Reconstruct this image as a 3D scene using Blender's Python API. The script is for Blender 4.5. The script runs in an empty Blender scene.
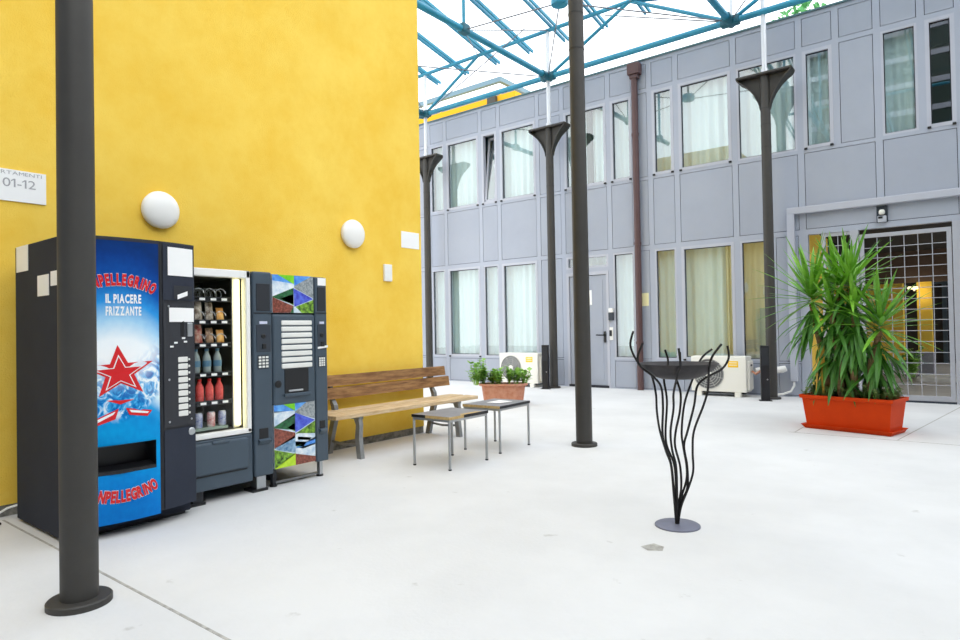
import bpy, bmesh, math, random
from mathutils import Vector, Matrix
random.seed(7)
scn = bpy.context.scene
COL = scn.collection
PI = math.pi

# ------------------------------------------------------------------ camera, world, exposure
cam_d = bpy.data.cameras.new('camera')
cam_d.sensor_width = 36.0
cam_d.lens = 638.642 / 960 * 36.0
cam_d.clip_end = 300
cam = bpy.data.objects.new('camera', cam_d)
COL.objects.link(cam)
YAW, PITCH, ROLL = 0.668172, 0.0142366, -0.0178983
fwd = Vector((-math.sin(YAW) * math.cos(PITCH), math.cos(YAW) * math.cos(PITCH), math.sin(PITCH)))
rgt = Vector((math.cos(YAW), math.sin(YAW), 0))
upv = rgt.cross(fwd)
r2 = rgt * math.cos(ROLL) + upv * math.sin(ROLL)
u2 = -rgt * math.sin(ROLL) + upv * math.cos(ROLL)
cam.matrix_world = Matrix(((r2.x, u2.x, -fwd.x, 0), (r2.y, u2.y, -fwd.y, 0), (r2.z, u2.z, -fwd.z, 1.25), (0, 0, 0, 1)))
scn.camera = cam

world = bpy.data.worlds.new('overcast_sky')
scn.world = world
world.use_nodes = True
wb = world.node_tree.nodes['Background']
wb.inputs[0].default_value = (0.93, 0.97, 1.0, 1)
wb.inputs[1].default_value = 2.15

vs = scn.view_settings
vs.view_transform = 'Standard'
vs.look = 'None'
vs.gamma = 1
vs.use_curve_mapping = False
vs.exposure = 0.22

# soft sun behind thin cloud
sun_d = bpy.data.lights.new('sun', 'SUN')
sun_d.energy = 1.6
sun_d.angle = math.radians(60)
sun_d.color = (1, 0.97, 0.92)
sun = bpy.data.objects.new('sun', sun_d)
COL.objects.link(sun)
sun.rotation_euler = Vector((-1.0, 0.3, -0.9)).to_track_quat('-Z', 'Y').to_euler()


# ------------------------------------------------------------------ materials
def lin(h):
    h = h.lstrip('#')
    out = []
    for i in (0, 2, 4):
        c = int(h[i:i + 2], 16) / 255
        out.append(c / 12.92 if c <= 0.04045 else ((c + 0.055) / 1.055) ** 2.4)
    return tuple(out) + (1,)


def mat(name, col, rough=0.6, metal=0.0, var=None, scale=4.0, bump=0.0, bscale=60.0, spec=0.5, stretch=(1, 1, 1), emit=0.0):
    """plain procedural surface: colour, optional second colour mixed by noise, optional fine bump"""
    m = bpy.data.materials.new(name)
    m.use_nodes = True
    nt = m.node_tree
    b = nt.nodes['Principled BSDF']
    c = lin(col)
    b.inputs['Base Color'].default_value = c
    b.inputs['Roughness'].default_value = rough
    b.inputs['Metallic'].default_value = metal
    b.inputs['Specular IOR Level'].default_value = spec
    if emit:
        b.inputs['Emission Color'].default_value = c
        b.inputs['Emission Strength'].default_value = emit
    if var or bump:
        tc = nt.nodes.new('ShaderNodeTexCoord')
        mp = nt.nodes.new('ShaderNodeMapping')
        mp.inputs['Scale'].default_value = stretch
        nt.links.new(tc.outputs['Object'], mp.inputs[0])
    if var:
        n = nt.nodes.new('ShaderNodeTexNoise')
        n.inputs['Scale'].default_value = scale
        n.inputs['Detail'].default_value = 6
        n.inputs['Roughness'].default_value = 0.65
        nt.links.new(mp.outputs[0], n.inputs['Vector'])
        r = nt.nodes.new('ShaderNodeValToRGB')
        r.color_ramp.elements[0].position = 0.36
        r.color_ramp.elements[1].position = 0.64
        r.color_ramp.elements[0].color = c
        r.color_ramp.elements[1].color = lin(var)
        nt.links.new(n.outputs['Fac'], r.inputs[0])
        nt.links.new(r.outputs[0], b.inputs['Base Color'])
    if bump:
        n2 = nt.nodes.new('ShaderNodeTexNoise')
        n2.inputs['Scale'].default_value = bscale
        n2.inputs['Detail'].default_value = 4
        nt.links.new(mp.outputs[0], n2.inputs['Vector'])
        bp = nt.nodes.new('ShaderNodeBump')
        bp.inputs['Strength'].default_value = bump
        bp.inputs['Distance'].default_value = 0.01
        nt.links.new(n2.outputs['Fac'], bp.inputs['Height'])
        nt.links.new(bp.outputs[0], b.inputs['Normal'])
    return m


def glass_mat(name, tint, ior, rough=0.0):
    m = bpy.data.materials.new(name)
    m.use_nodes = True
    nt = m.node_tree
    nt.nodes.clear()
    o = nt.nodes.new('ShaderNodeOutputMaterial')
    mix = nt.nodes.new('ShaderNodeMixShader')
    t = nt.nodes.new('ShaderNodeBsdfTransparent')
    t.inputs[0].default_value = tint
    g = nt.nodes.new('ShaderNodeBsdfGlossy')
    g.inputs['Roughness'].default_value = rough
    # Schlick reflectance, the same from both sides of the thin pane; ior here is the reflectance seen head-on
    lw = nt.nodes.new('ShaderNodeLayerWeight')
    lw.inputs['Blend'].default_value = 0.5
    pw = nt.nodes.new('ShaderNodeMath'); pw.operation = 'POWER'; pw.inputs[1].default_value = 4.0
    ma = nt.nodes.new('ShaderNodeMath'); ma.operation = 'MULTIPLY_ADD'
    ma.inputs[1].default_value = 1 - ior; ma.inputs[2].default_value = ior
    nt.links.new(lw.outputs['Facing'], pw.inputs[0])
    nt.links.new(pw.outputs[0], ma.inputs[0])
    nt.links.new(ma.outputs[0], mix.inputs[0])
    nt.links.new(t.outputs[0], mix.inputs[1])
    nt.links.new(g.outputs[0], mix.inputs[2])
    nt.links.new(mix.outputs[0], o.inputs[0])
    return m


def stucco_mat():
    m = mat('yellow_stucco', '#f5cd52', 0.85, bump=0.35, bscale=90, spec=0.2)
    nt = m.node_tree
    b = nt.nodes['Principled BSDF']
    tc = nt.nodes.new('ShaderNodeTexCoord')
    n = nt.nodes.new('ShaderNodeTexNoise')
    n.inputs['Scale'].default_value = 1.3
    n.inputs['Detail'].default_value = 9
    n.inputs['Roughness'].default_value = 0.7
    nt.links.new(tc.outputs['Object'], n.inputs['Vector'])
    r = nt.nodes.new('ShaderNodeValToRGB')
    r.color_ramp.elements[0].position = 0.3
    r.color_ramp.elements[1].position = 0.7
    r.color_ramp.elements[0].color = lin('#eec042')
    r.color_ramp.elements[1].color = lin('#f9d662')
    nt.links.new(n.outputs['Fac'], r.inputs[0])
    nt.links.new(r.outputs[0], b.inputs['Base Color'])
    return m


def concrete_mat():
    m = mat('pale_concrete', '#e2e3e2', 0.8, bump=0.15, bscale=40, spec=0.3)
    nt = m.node_tree
    b = nt.nodes['Principled BSDF']
    tc = nt.nodes.new('ShaderNodeTexCoord')
    n = nt.nodes.new('ShaderNodeTexNoise')
    n.inputs['Scale'].default_value = 0.9
    n.inputs['Detail'].default_value = 8
    n.inputs['Roughness'].default_value = 0.62
    nt.links.new(tc.outputs['Object'], n.inputs['Vector'])
    r = nt.nodes.new('ShaderNodeValToRGB')
    r.color_ramp.elements[0].position = 0.3
    r.color_ramp.elements[1].position = 0.62
    r.color_ramp.elements[0].color = lin('#cccccd')
    r.color_ramp.elements[1].color = lin('#d7d7d8')
    nt.links.new(n.outputs['Fac'], r.inputs[0])
    # small dirt specks
    v = nt.nodes.new('ShaderNodeTexNoise')
    v.inputs['Scale'].default_value = 6.0
    v.inputs['Detail'].default_value = 5
    nt.links.new(tc.outputs['Object'], v.inputs['Vector'])
    r3 = nt.nodes.new('ShaderNodeValToRGB')
    r3.color_ramp.elements[0].position = 0.69
    r3.color_ramp.elements[1].position = 0.80
    r3.color_ramp.elements[0].color = (0, 0, 0, 1)
    r3.color_ramp.elements[1].color = (0.7, 0.7, 0.7, 1)
    nt.links.new(v.outputs['Fac'], r3.inputs[0])
    mx = nt.nodes.new('ShaderNodeMixRGB')
    mx.inputs[2].default_value = lin('#9d9a94')
    nt.links.new(r3.outputs[0], mx.inputs[0])
    nt.links.new(r.outputs[0], mx.inputs[1])
    nt.links.new(mx.outputs[0], b.inputs['Base Color'])
    return m


def poster_mat():
    """printed front of the drinks machine: dark blue, sky blue, white haze, splash, cyan"""
    m = bpy.data.materials.new('blue_water_print')
    m.use_nodes = True
    nt = m.node_tree
    b = nt.nodes['Principled BSDF']
    b.inputs['Roughness'].default_value = 0.5
    b.inputs['Specular IOR Level'].default_value = 0.15
    tc = nt.nodes.new('ShaderNodeTexCoord')
    sp = nt.nodes.new('ShaderNodeSeparateXYZ')
    nt.links.new(tc.outputs['UV'], sp.inputs[0])
    ramp = nt.nodes.new('ShaderNodeValToRGB')
    cr = ramp.color_ramp
    stops = [(0.0, '#0070c0'), (0.10, '#0078cc'), (0.24, '#0092da'), (0.33, '#0098dc'), (0.40, '#0c8fd6'), (0.44, '#2b9fe0'), (0.49, '#d6edf8'), (0.56, '#ffffff'), (0.65, '#f2f9fe'),
             (0.72, '#a6d4f2'), (0.79, '#2e95de'), (0.86, '#0a54ac'), (0.95, '#033a86'), (1.0, '#02306f')]
    cr.elements[0].position = stops[0][0]
    cr.elements[0].color = lin(stops[0][1])
    cr.elements[1].position = stops[-1][0]
    cr.elements[1].color = lin(stops[-1][1])
    for p, c in stops[1:-1]:
        e = cr.elements.new(p)
        e.color = lin(c)
    # haze dome: v shifted by distance from the centre line
    ux = nt.nodes.new('ShaderNodeMath'); ux.operation = 'SUBTRACT'; ux.inputs[1].default_value = 0.5
    nt.links.new(sp.outputs[0], ux.inputs[0])
    u2_ = nt.nodes.new('ShaderNodeMath'); u2_.operation = 'MULTIPLY'
    nt.links.new(ux.outputs[0], u2_.inputs[0]); nt.links.new(ux.outputs[0], u2_.inputs[1])
    vadd = nt.nodes.new('ShaderNodeMath'); vadd.operation = 'MULTIPLY_ADD'; vadd.inputs[1].default_value = 0.28
    nt.links.new(u2_.outputs[0], vadd.inputs[0]); nt.links.new(sp.outputs[1], vadd.inputs[2])
    nt.links.new(vadd.outputs[0], ramp.inputs[0])
    # splash
    mp = nt.nodes.new('ShaderNodeMapping'); mp.inputs['Scale'].default_value = (5, 13, 1)
    nt.links.new(tc.outputs['UV'], mp.inputs[0])
    n = nt.nodes.new('ShaderNodeTexNoise'); n.inputs['Scale'].default_value = 1.5; n.inputs['Detail'].default_value = 6; n.inputs['Distortion'].default_value = 1.8
    nt.links.new(mp.outputs[0], n.inputs['Vector'])
    sr = nt.nodes.new('ShaderNodeValToRGB')
    sr.color_ramp.elements[0].position = 0.40; sr.color_ramp.elements[0].color = lin('#0560b4')
    sr.color_ramp.elements[1].position = 0.62; sr.color_ramp.elements[1].color = lin('#f2fafd')
    e = sr.color_ramp.elements.new(0.5); e.color = lin('#39a9e6')
    nt.links.new(n.outputs['Fac'], sr.inputs[0])
    mask = nt.nodes.new('ShaderNodeValToRGB')
    mc = mask.color_ramp
    mc.elements[0].position = 0.35; mc.elements[0].color = (0, 0, 0, 1)
    mc.elements[1].position = 0.58; mc.elements[1].color = (0, 0, 0, 1)
    for p, c in ((0.38, 0.8), (0.46, 0.9), (0.52, 0.3)):
        e = mc.elements.new(p); e.color = (c, c, c, 1)
    sub = nt.nodes.new('ShaderNodeMath'); sub.operation = 'MULTIPLY_ADD'; sub.inputs[1].default_value = -0.35
    nt.links.new(u2_.outputs[0], sub.inputs[0]); nt.links.new(sp.outputs[1], sub.inputs[2])
    nt.links.new(sub.outputs[0], mask.inputs[0])
    mx = nt.nodes.new('ShaderNodeMixRGB')
    nt.links.new(mask.outputs[0], mx.inputs[0]); nt.links.new(ramp.outputs[0], mx.inputs[1]); nt.links.new(sr.outputs[0], mx.inputs[2])
    # faint bubbles over the cyan
    n2 = nt.nodes.new('ShaderNodeTexNoise'); n2.inputs['Scale'].default_value = 3.0; n2.inputs['Detail'].default_value = 8
    nt.links.new(mp.outputs[0], n2.inputs['Vector'])
    mx2 = nt.nodes.new('ShaderNodeMixRGB'); mx2.blend_type = 'SOFT_LIGHT'; mx2.inputs[0].default_value = 0.3
    nt.links.new(mx.outputs[0], mx2.inputs[1]); nt.links.new(n2.outputs['Fac'], mx2.inputs[2])
    nt.links.new(mx2.outputs[0], b.inputs['Base Color'])
    return m


M = {}
M['stucco'] = stucco_mat()
M['concrete'] = concrete_mat()
M['joint'] = mat('floor_joint', '#8f8d88', 0.9, var='#b5b3ae', scale=20)
M['plinth'] = mat('dirty_plinth', '#5e5d58', 0.9, var='#97948c', scale=14, bump=0.4, bscale=50)
M['panel'] = mat('grey_facade_panel', '#9ea4b2', 0.5, var='#a3a9b6', scale=1.2, spec=0.4)
M['mullion'] = mat('grey_facade_profile', '#a7adbb', 0.45, spec=0.4)
M['seam'] = mat('dark_seam', '#2b2d33', 0.9)
M['frame'] = mat('window_frame_grey', '#b4b7c2', 0.4)
M['black'] = mat('black_plastic', '#15161a', 0.45)
M['catch'] = mat('black_catch', '#101114', 0.5)
M['glass'] = glass_mat('window_glass', (0.88, 0.965, 0.95, 1), 0.24)
M['clear'] = glass_mat('clear_glass', (0.97, 0.98, 0.98, 1), 0.03)
M['roofglass'] = glass_mat('roof_glass', (0.985, 0.99, 1.0, 1), 0.02)
M['curtain'] = mat('pale_green_curtain', '#e0eaec', 0.9, var='#d8e5e6', scale=3, stretch=(1, 1, 0.1))
M['ycurtain'] = mat('yellow_curtain', '#d8d2b8', 0.9)
M['room'] = mat('interior_wall', '#4e5652', 0.9)
M['pole'] = mat('grey_brown_metal_paint', '#393735', 0.55, var='#3f3d3a', scale=3, spec=0.4)
M['poledark'] = mat('dark_metal_paint', '#2c2b2a', 0.6)
M['galv'] = mat('pale_galvanised_tube', '#d4d7dc', 0.35, metal=0.3)
M['teal'] = mat('teal_painted_steel', '#1f7f9d', 0.4, var='#2b8dab', scale=2)
M['tealdark'] = mat('dark_teal_steel', '#155a6b', 0.5)
M['wire'] = mat('steel_cable', '#6d6f78', 0.5, metal=0.4)
M['brownpipe'] = mat('brown_painted_metal', '#553d3d', 0.5, var='#5b4242', scale=5)
M['white'] = mat('white_paint', '#eeeeec', 0.5)
M['paper'] = mat('white_paper', '#f4f4f4', 0.85)
M['ypaper'] = mat('cream_paper', '#ece4b4', 0.85)
M['lampglass'] = mat('white_opal_glass', '#f2f1ee', 0.35)
M['greytext'] = mat('grey_print', '#a9a9ad', 0.8)
M['anth'] = mat('anthracite_machine_paint', '#363a45', 0.7, var='#393d48', scale=3, spec=0.05)
M['anth2'] = mat('dark_machine_plastic', '#282a31', 0.5)
M['slate'] = mat('slate_blue_machine_plastic', '#3e4c59', 0.45, var='#42505d', scale=2)
M['slatedark'] = mat('dark_slate_plastic', '#2c343f', 0.5)
M['recess'] = mat('dark_recess', '#22252c', 0.5)
M['silver'] = mat('brushed_silver', '#b9bcc0', 0.35, metal=0.7)
M['button'] = mat('pale_button', '#e4e4e0', 0.5)
M['print'] = poster_mat()
M['red'] = mat('red_print', '#d61a20', 0.4)
M['whiteprint'] = mat('white_print', '#f6f8fa', 0.4)
M['tube'] = mat('lit_tube', '#fdf3b8', 0.5, emit=2.0)
M['inner'] = mat('snack_cabinet_lining', '#5a5646', 0.6)
M['wood'] = mat('weathered_brown_wood', '#6a4526', 0.75, var='#a37a4c', scale=5, stretch=(6, 0.7, 6), bump=0.3, bscale=14)
M['woodseat'] = mat('worn_seat_wood', '#b99a72', 0.75, var='#dcc5a2', scale=5, stretch=(6, 0.7, 6), bump=0.3, bscale=14)
M['alu'] = mat('cast_aluminium', '#8f9192', 0.5, metal=0.4, var='#7c7e80', scale=8)
M['steel'] = mat('satin_steel', '#a9abad', 0.35, metal=0.6)
M['toptable'] = mat('grey_laminate', '#77767a', 0.5, var='#858388', scale=9)
M['ply'] = mat('raw_particle_board_edge', '#c9ad78', 0.8, var='#b3935c', scale=40)
M['terracotta'] = mat('terracotta', '#b5785c', 0.8, var='#c6937c', scale=9, bump=0.2, bscale=40)
M['planter'] = mat('orange_terracotta_plastic', '#d04006', 0.6, var='#c83c05', scale=4, spec=0.15)
M['soil'] = mat('potting_soil', '#3a2c20', 0.95, var='#4c4028', scale=20, bump=0.8, bscale=40)
M['leaf'] = mat('yucca_leaf', '#4c8a20', 0.45, var='#84bc38', scale=3)
M['leafold'] = mat('old_yucca_leaf', '#33691c', 0.5, var='#4f8a2a', scale=3)
M['leafyellow'] = mat('yellowed_yucca_leaf', '#c79a35', 0.6)
M['herb'] = mat('fresh_green_leaf', '#6a9f38', 0.5, var='#a0cb62', scale=8)
M['herb2'] = mat('dull_green_leaf', '#5d7a3a', 0.6, var='#7d9150', scale=8)
M['trunk'] = mat('yucca_bark', '#7b6044', 0.9, var='#9a7b58', scale=10, stretch=(1, 1, 4), bump=0.6, bscale=20)
M['ac'] = mat('off_white_casing', '#e8e6de', 0.5)
M['acgrille'] = mat('grey_fan_grille', '#aeaeab', 0.5)
M['acdark'] = mat('dark_fan_guard_grey', '#6c6d6f', 0.7)  # even darker grey of one unit's fan guard disc
M['sticker'] = mat('yellow_sticker', '#f8c818', 0.5)
M['bollard'] = mat('black_bollard_paint', '#14151b', 0.4)
M['iron'] = mat('black_wrought_iron', '#1d1b1c', 0.55, metal=0.3)
M['bowl'] = mat('dark_iron_bowl', '#3b373a', 0.6, metal=0.3, var='#2c2a2c', scale=12)
M['disc'] = mat('grey_blue_steel_disc', '#77798a', 0.5, metal=0.3)
M['gatem'] = mat('pale_grey_gate_metal', '#b0b2bb', 0.45, metal=0.2)
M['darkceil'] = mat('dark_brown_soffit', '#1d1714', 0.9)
M['darkdoor'] = mat('dark_door', '#24232a', 0.5)
M['greystone'] = mat('grey_stone_base', '#8b8997', 0.8, var='#9b99a5', scale=20)
M['passfloor'] = mat('passage_floor', '#b9b6b4', 0.8, var='#c7c4c1', scale=3)
M['bark'] = mat('tree_bark', '#54452f', 0.9)
M['treeleaf'] = mat('tree_leaf', '#3f8a4a', 0.6, var='#5aa55e', scale=2)
M['bldg'] = mat('grey_green_render', '#33423e', 0.9)
M['fascia'] = mat('grey_blue_fascia', '#6d8895', 0.6)
M['darkbox'] = mat('dark_metal_box', '#3b3a33', 0.6)
M['bluecap'] = mat('blue_bottle_wrap', '#4f7690', 0.4)
M['waterpet'] = mat('clear_bottle', '#8e9a9a', 0.2)
M['redpet'] = mat('red_bottle', '#c8322f', 0.35, var='#e0605a', scale=30)
M['packs'] = [mat('pack_' + n, a, 0.4, var=b, scale=26) for n, a, b in
              (('orange', '#e08a2a', '#f5c77a'), ('cream', '#d9cfc0', '#6d5a48'), ('red', '#a83a34', '#d8b9a4'), ('brown', '#6c4a34', '#c9a888'), ('canblue', '#3a56a8', '#d7dbe6'), ('canred', '#c03038', '#e8e2e0'))]


# ------------------------------------------------------------------ mesh builder
class MB:
    def __init__(self):
        self.v, self.f, self.m, self.uv = [], [], [], {}

    def add(self, verts, faces, mi=0):
        o = len(self.v)
        self.v += [tuple(p) for p in verts]
        for f in faces:
            self.f.append(tuple(o + i for i in f))
            self.m.append(mi)

    def box(self, x0, x1, y0, y1, z0, z1, mi=0):
        v = [(x, y, z) for z in (z0, z1) for y in (y0, y1) for x in (x0, x1)]
        self.add(v, [(0, 2, 3, 1), (4, 5, 7, 6), (0, 1, 5, 4), (2, 6, 7, 3), (0, 4, 6, 2), (1, 3, 7, 5)], mi)
        return self

    def rbox(self, x0, x1, y0, y1, z0, z1, r=0.01, seg=2, mi=0):
        bm = bmesh.new()
        bmesh.ops.create_cube(bm, size=1)
        for p in bm.verts:
            p.co = Vector((x0 + (p.co.x + .5) * (x1 - x0), y0 + (p.co.y + .5) * (y1 - y0), z0 + (p.co.z + .5) * (z1 - z0)))
        bmesh.ops.bevel(bm, geom=list(bm.edges), offset=r, segments=seg, profile=0.5, affect='EDGES')
        bm.verts.index_update()
        self.add([p.co[:] for p in bm.verts], [tuple(q.index for q in f.verts) for f in bm.faces], mi)
        bm.free()
        return self

    def tube(self, pts, r, n=8, mi=0, cap=True):
        """r a number or one radius per point"""
        pts = [Vector(p) for p in pts]
        rr = r if isinstance(r, (list, tuple)) else [r] * len(pts)
        rings = []
        t0 = (pts[1] - pts[0]).normalized()
        a = Vector((0, 0, 1)) if abs(t0.z) < 0.9 else Vector((1, 0, 0))
        nrm = t0.cross(a).normalized()
        o = len(self.v)
        for i, p in enumerate(pts):
            if i == 0: t = pts[1] - pts[0]
            elif i == len(pts) - 1: t = pts[-1] - pts[-2]
            else: t = (pts[i + 1] - pts[i]).normalized() + (pts[i] - pts[i - 1]).normalized()
            t = t.normalized()
            nrm = (nrm - t * nrm.dot(t)).normalized()
            bn = t.cross(nrm)
            for k in range(n):
                an = 2 * PI * k / n
                self.v.append(tuple(p + (nrm * math.cos(an) + bn * math.sin(an)) * rr[i]))
        for i in range(len(pts) - 1):
            for k in range(n):
                k2 = (k + 1) % n
                self.f.append((o + i * n + k, o + i * n + k2, o + (i + 1) * n + k2, o + (i + 1) * n + k))
                self.m.append(mi)
        if cap:
            self.f.append(tuple(o + k for k in reversed(range(n)))); self.m.append(mi)
            e = o + (len(pts) - 1) * n
            self.f.append(tuple(e + k for k in range(n))); self.m.append(mi)
        return self

    def lathe(self, prof, c=(0, 0, 0), n=24, mi=0, axis='z'):
        """prof: list of (radius, height)"""
        o = len(self.v)
        for r, h in prof:
            for k in range(n):
                a = 2 * PI * k / n
                x, y = r * math.cos(a), r * math.sin(a)
                if axis == 'z': p = (c[0] + x, c[1] + y, c[2] + h)
                elif axis == 'x': p = (c[0] + h, c[1] + x, c[2] + y)
                else: p = (c[0] + y, c[1] + h, c[2] + x)
                self.v.append(p)
        for i in range(len(prof) - 1):
            for k in range(n):
                k2 = (k + 1) % n
                self.f.append((o + i * n + k, o + i * n + k2, o + (i + 1) * n + k2, o + (i + 1) * n + k)); self.m.append(mi)
        self.f.append(tuple(o + k for k in reversed(range(n)))); self.m.append(mi)
        e = o + (len(prof) - 1) * n
        self.f.append(tuple(e + k for k in range(n))); self.m.append(mi)
        return self

    def prism(self, poly, d, mi=0):
        """closed 3D polygon extruded by vector d"""
        n = len(poly)
        d = Vector(d)
        v = [Vector(p) for p in poly] + [Vector(p) + d for p in poly]
        f = [tuple(reversed(range(n))), tuple(range(n, 2 * n))]
        for i in range(n):
            j = (i + 1) % n
            f.append((i, j, n + j, n + i))
        self.add(v, f, mi)
        return self

    def build(self, name, mats, parent=None, smooth=False, loc=None):
        me = bpy.data.meshes.new(name)
        me.from_pydata(self.v, [], self.f)
        if not isinstance(mats, (list, tuple)): mats = [mats]
        for m_ in mats: me.materials.append(m_)
        me.polygons.foreach_set('material_index', self.m)
        bm = bmesh.new(); bm.from_mesh(me)
        bmesh.ops.recalc_face_normals(bm, faces=list(bm.faces))
        bm.to_mesh(me); bm.free()
        if smooth:
            me.polygons.foreach_set('use_smooth', [True] * len(me.polygons))
            try: me.set_sharp_from_angle(angle=math.radians(40))
            except Exception: pass
        me.update()
        o = bpy.data.objects.new(name, me)
        COL.objects.link(o)
        if parent: o.parent = parent
        if loc: o.location = loc
        return o


def tag(o, label, cat, group=None, kind=None):
    o['label'] = label
    o['category'] = cat
    if group: o['group'] = group
    if kind: o['kind'] = kind
    return o


def thing(name, label, cat, loc=(0, 0, 0), rz=0.0, group=None):
    o = bpy.data.objects.new(name, None)
    o.empty_display_size = 0.1
    COL.objects.link(o)
    o.location = loc
    o.rotation_euler = (0, 0, rz)
    return tag(o, label, cat, group)


def struct(o):
    o['kind'] = 'structure'
    return o


def copy_tree(o, parent=None):
    c = o.copy()
    COL.objects.link(c)
    if parent: c.parent = parent
    for ch in list(o.children): copy_tree(ch, c)
    return c


def arc_pts(c, r, a0, a1, n, plane='xz'):
    return [(c[0] + r * math.cos(a0 + (a1 - a0) * i / n), c[1] + r * math.sin(a0 + (a1 - a0) * i / n)) for i in range(n + 1)]


def text_shapes(txt, size, bold=0.0, extrude=0.001):
    """per character meshes in 2D: returns list of (advance_centre, verts, faces), total width"""
    out = []
    x = 0.0
    for ch in txt:
        if ch == ' ':
            x += size * 0.3
            continue
        cu = bpy.data.curves.new('glyph', 'FONT')
        cu.body = ch
        cu.size = size
        cu.offset = bold
        cu.resolution_u = 3
        ob = bpy.data.objects.new('glyph', cu)
        COL.objects.link(ob)
        bpy.context.view_layer.update()
        dg = bpy.context.evaluated_depsgraph_get()
        me = bpy.data.meshes.new_from_object(ob.evaluated_get(dg))
        vs_ = [(p.co.x, p.co.y) for p in me.vertices]
        fs = [tuple(p.vertices) for p in me.polygons]
        bpy.data.objects.remove(ob)
        bpy.data.curves.remove(cu)
        bpy.data.meshes.remove(me)
        if not vs_: continue
        lo, hi = min(p[0] for p in vs_), max(p[0] for p in vs_)
        w = hi - lo
        vs_ = [(p[0] - lo - w / 2, p[1]) for p in vs_]
        if ch == '1':          # flag of the numeral one
            H = max(p[1] for p in vs_)
            n0 = len(vs_)
            vs_ += [(-w / 2, H), (-w / 2 - .15 * size, H - .15 * size), (-w / 2 - .15 * size, H - .24 * size), (-w / 2, H - .11 * size)]
            fs = fs + [(n0, n0 + 1, n0 + 2, n0 + 3)]
            x += .08 * size
        out.append((x + w / 2, vs_, fs))
        x += w + size * 0.10
    return out, x - size * 0.10


def text_mesh(txt, size, place, width=None, bold=0.0, arc=None):
    """place(u, v) -> 3D; arc: radius (positive = hill, negative = smile); width squeezes the line to fit"""
    chars, w = text_shapes(txt, size, bold)
    k = (width / w) if width else 1.0
    mb = MB()
    for cx, vs_, fs in chars:
        u0 = (cx - w / 2) * k
        pts = []
        for a, b in vs_:
            a *= k
            if arc:
                th = u0 / arc
                px, py = arc * math.sin(th), arc * (math.cos(th) - 1)
                c, s = math.cos(-th), math.sin(-th)
                pts.append((px + a * c - b * s, py + a * s + b * c))
            else:
                pts.append((u0 + a, b))
        mb.add([place(*p) for p in pts], fs)
    return mb


# ------------------------------------------------------------------ setting: floor and yellow building
fl = MB()
fl.box(-30, 14, -14, 40, -0.3, 0.0)
struct(fl.build('floor', M['concrete']))
fj = MB()
fj.box(-5.3, 3, 1.402, 1.416, -0.01, 0.0015)
fj.box(-1.80, 5, 7.985, 7.997, -0.01, 0.0015)
fj.box(-1.745, -1.732, 7.99, 8.45, -0.01, 0.0015)
fj.add([(-0.752, 8.02, .0012), (-0.738, 8.02, .0012), (-0.28, 11.6, .0012), (-0.295, 11.6, .0012)], [(0, 1, 2, 3)])
struct(fj.build('trim_1', M['joint']))
fs_ = MB()
fs_.add([(-1.56, 3.41, .001), (-1.50, 3.37, .001), (-1.43, 3.41, .001), (-1.45, 3.48, .001), (-1.52, 3.50, .001)], [(0, 1, 2, 3, 4)])
struct(fs_.build('trim_5', M['joint']))

YW, YF = -5.40, 11.85
w = MB()
w.box(-8.2, YW, -0.3, 5.70, 0.08, 6.2)
struct(w.build('wall_left', M['stucco']))
w = MB()
w.box(-8.2, YW - 0.05, -9, -0.3, 0.0, 6.2)  # unseen grey stretch, added to cut yellow bounce onto the drinks machine
struct(w.build('wall_added_left', M['panel']))
p = MB()
p.box(-8.2, YW - 0.004, -0.3, 5.695, 0.0, 0.08)
struct(p.build('trim_2', M['plinth']))

# opposite building, behind the camera: only seen mirrored in the panes
ob = MB()
ob.box(-6.5, 9, -13, -9.0, 0, 15)
for k in range(10): ob.box(-6.5, 9, -9.0, -8.93, 3.2 + k * 1.15, 3.42 + k * 1.15, 1)
struct(ob.build('wall_rear', [M['bldg'], M['mullion']]))

rw = MB()
rw.box(5.5, 6.0, -13, 11.8, 0, 6.5)  # unseen wall, added to dim the low light on the facade
struct(rw.build('wall_added_right', M['bldg']))

# ------------------------------------------------------------------ grey panelled building
xm = [-13.9, -13.35, -12.25, -11.7, -10.91, -10.37, -9.27, -8.73, -7.66, -7.03, -5.94, -5.38, -5.05, -4.52, -3.45, -2.37, -1.82, -1.24, -0.665, -0.2, 0.9, 1.45, 2.5, 3.05]
MW = 0.05
Z = dict(b0=0.02, b1=0.57, w0=0.60, w1=2.74, s0=2.83, s1=4.12, u0=4.20, u1=5.82, t0=5.92, t1=6.40, top=6.47)
g = MB()          # 0 mullion, 1 panel, 2 seam


def panel(x0, x1, z0, z1):
    gap = 0.009
    g.box(x0 - 0.002, x1 + 0.002, YF + 0.03, YF + 0.12, z0 - 0.002, z1 + 0.002, 2)
    g.box(x0 + gap, x1 - gap, YF + 0.004, YF + 0.06, z0 + gap, z1 - gap, 1)


def mull(x, z0, z1, wd=MW):
    g.box(x - wd, x + wd, YF, YF + 0.12, z0, z1, 0)


GX0, GX1 = -2.30, 1.2          # gate opening
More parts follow.
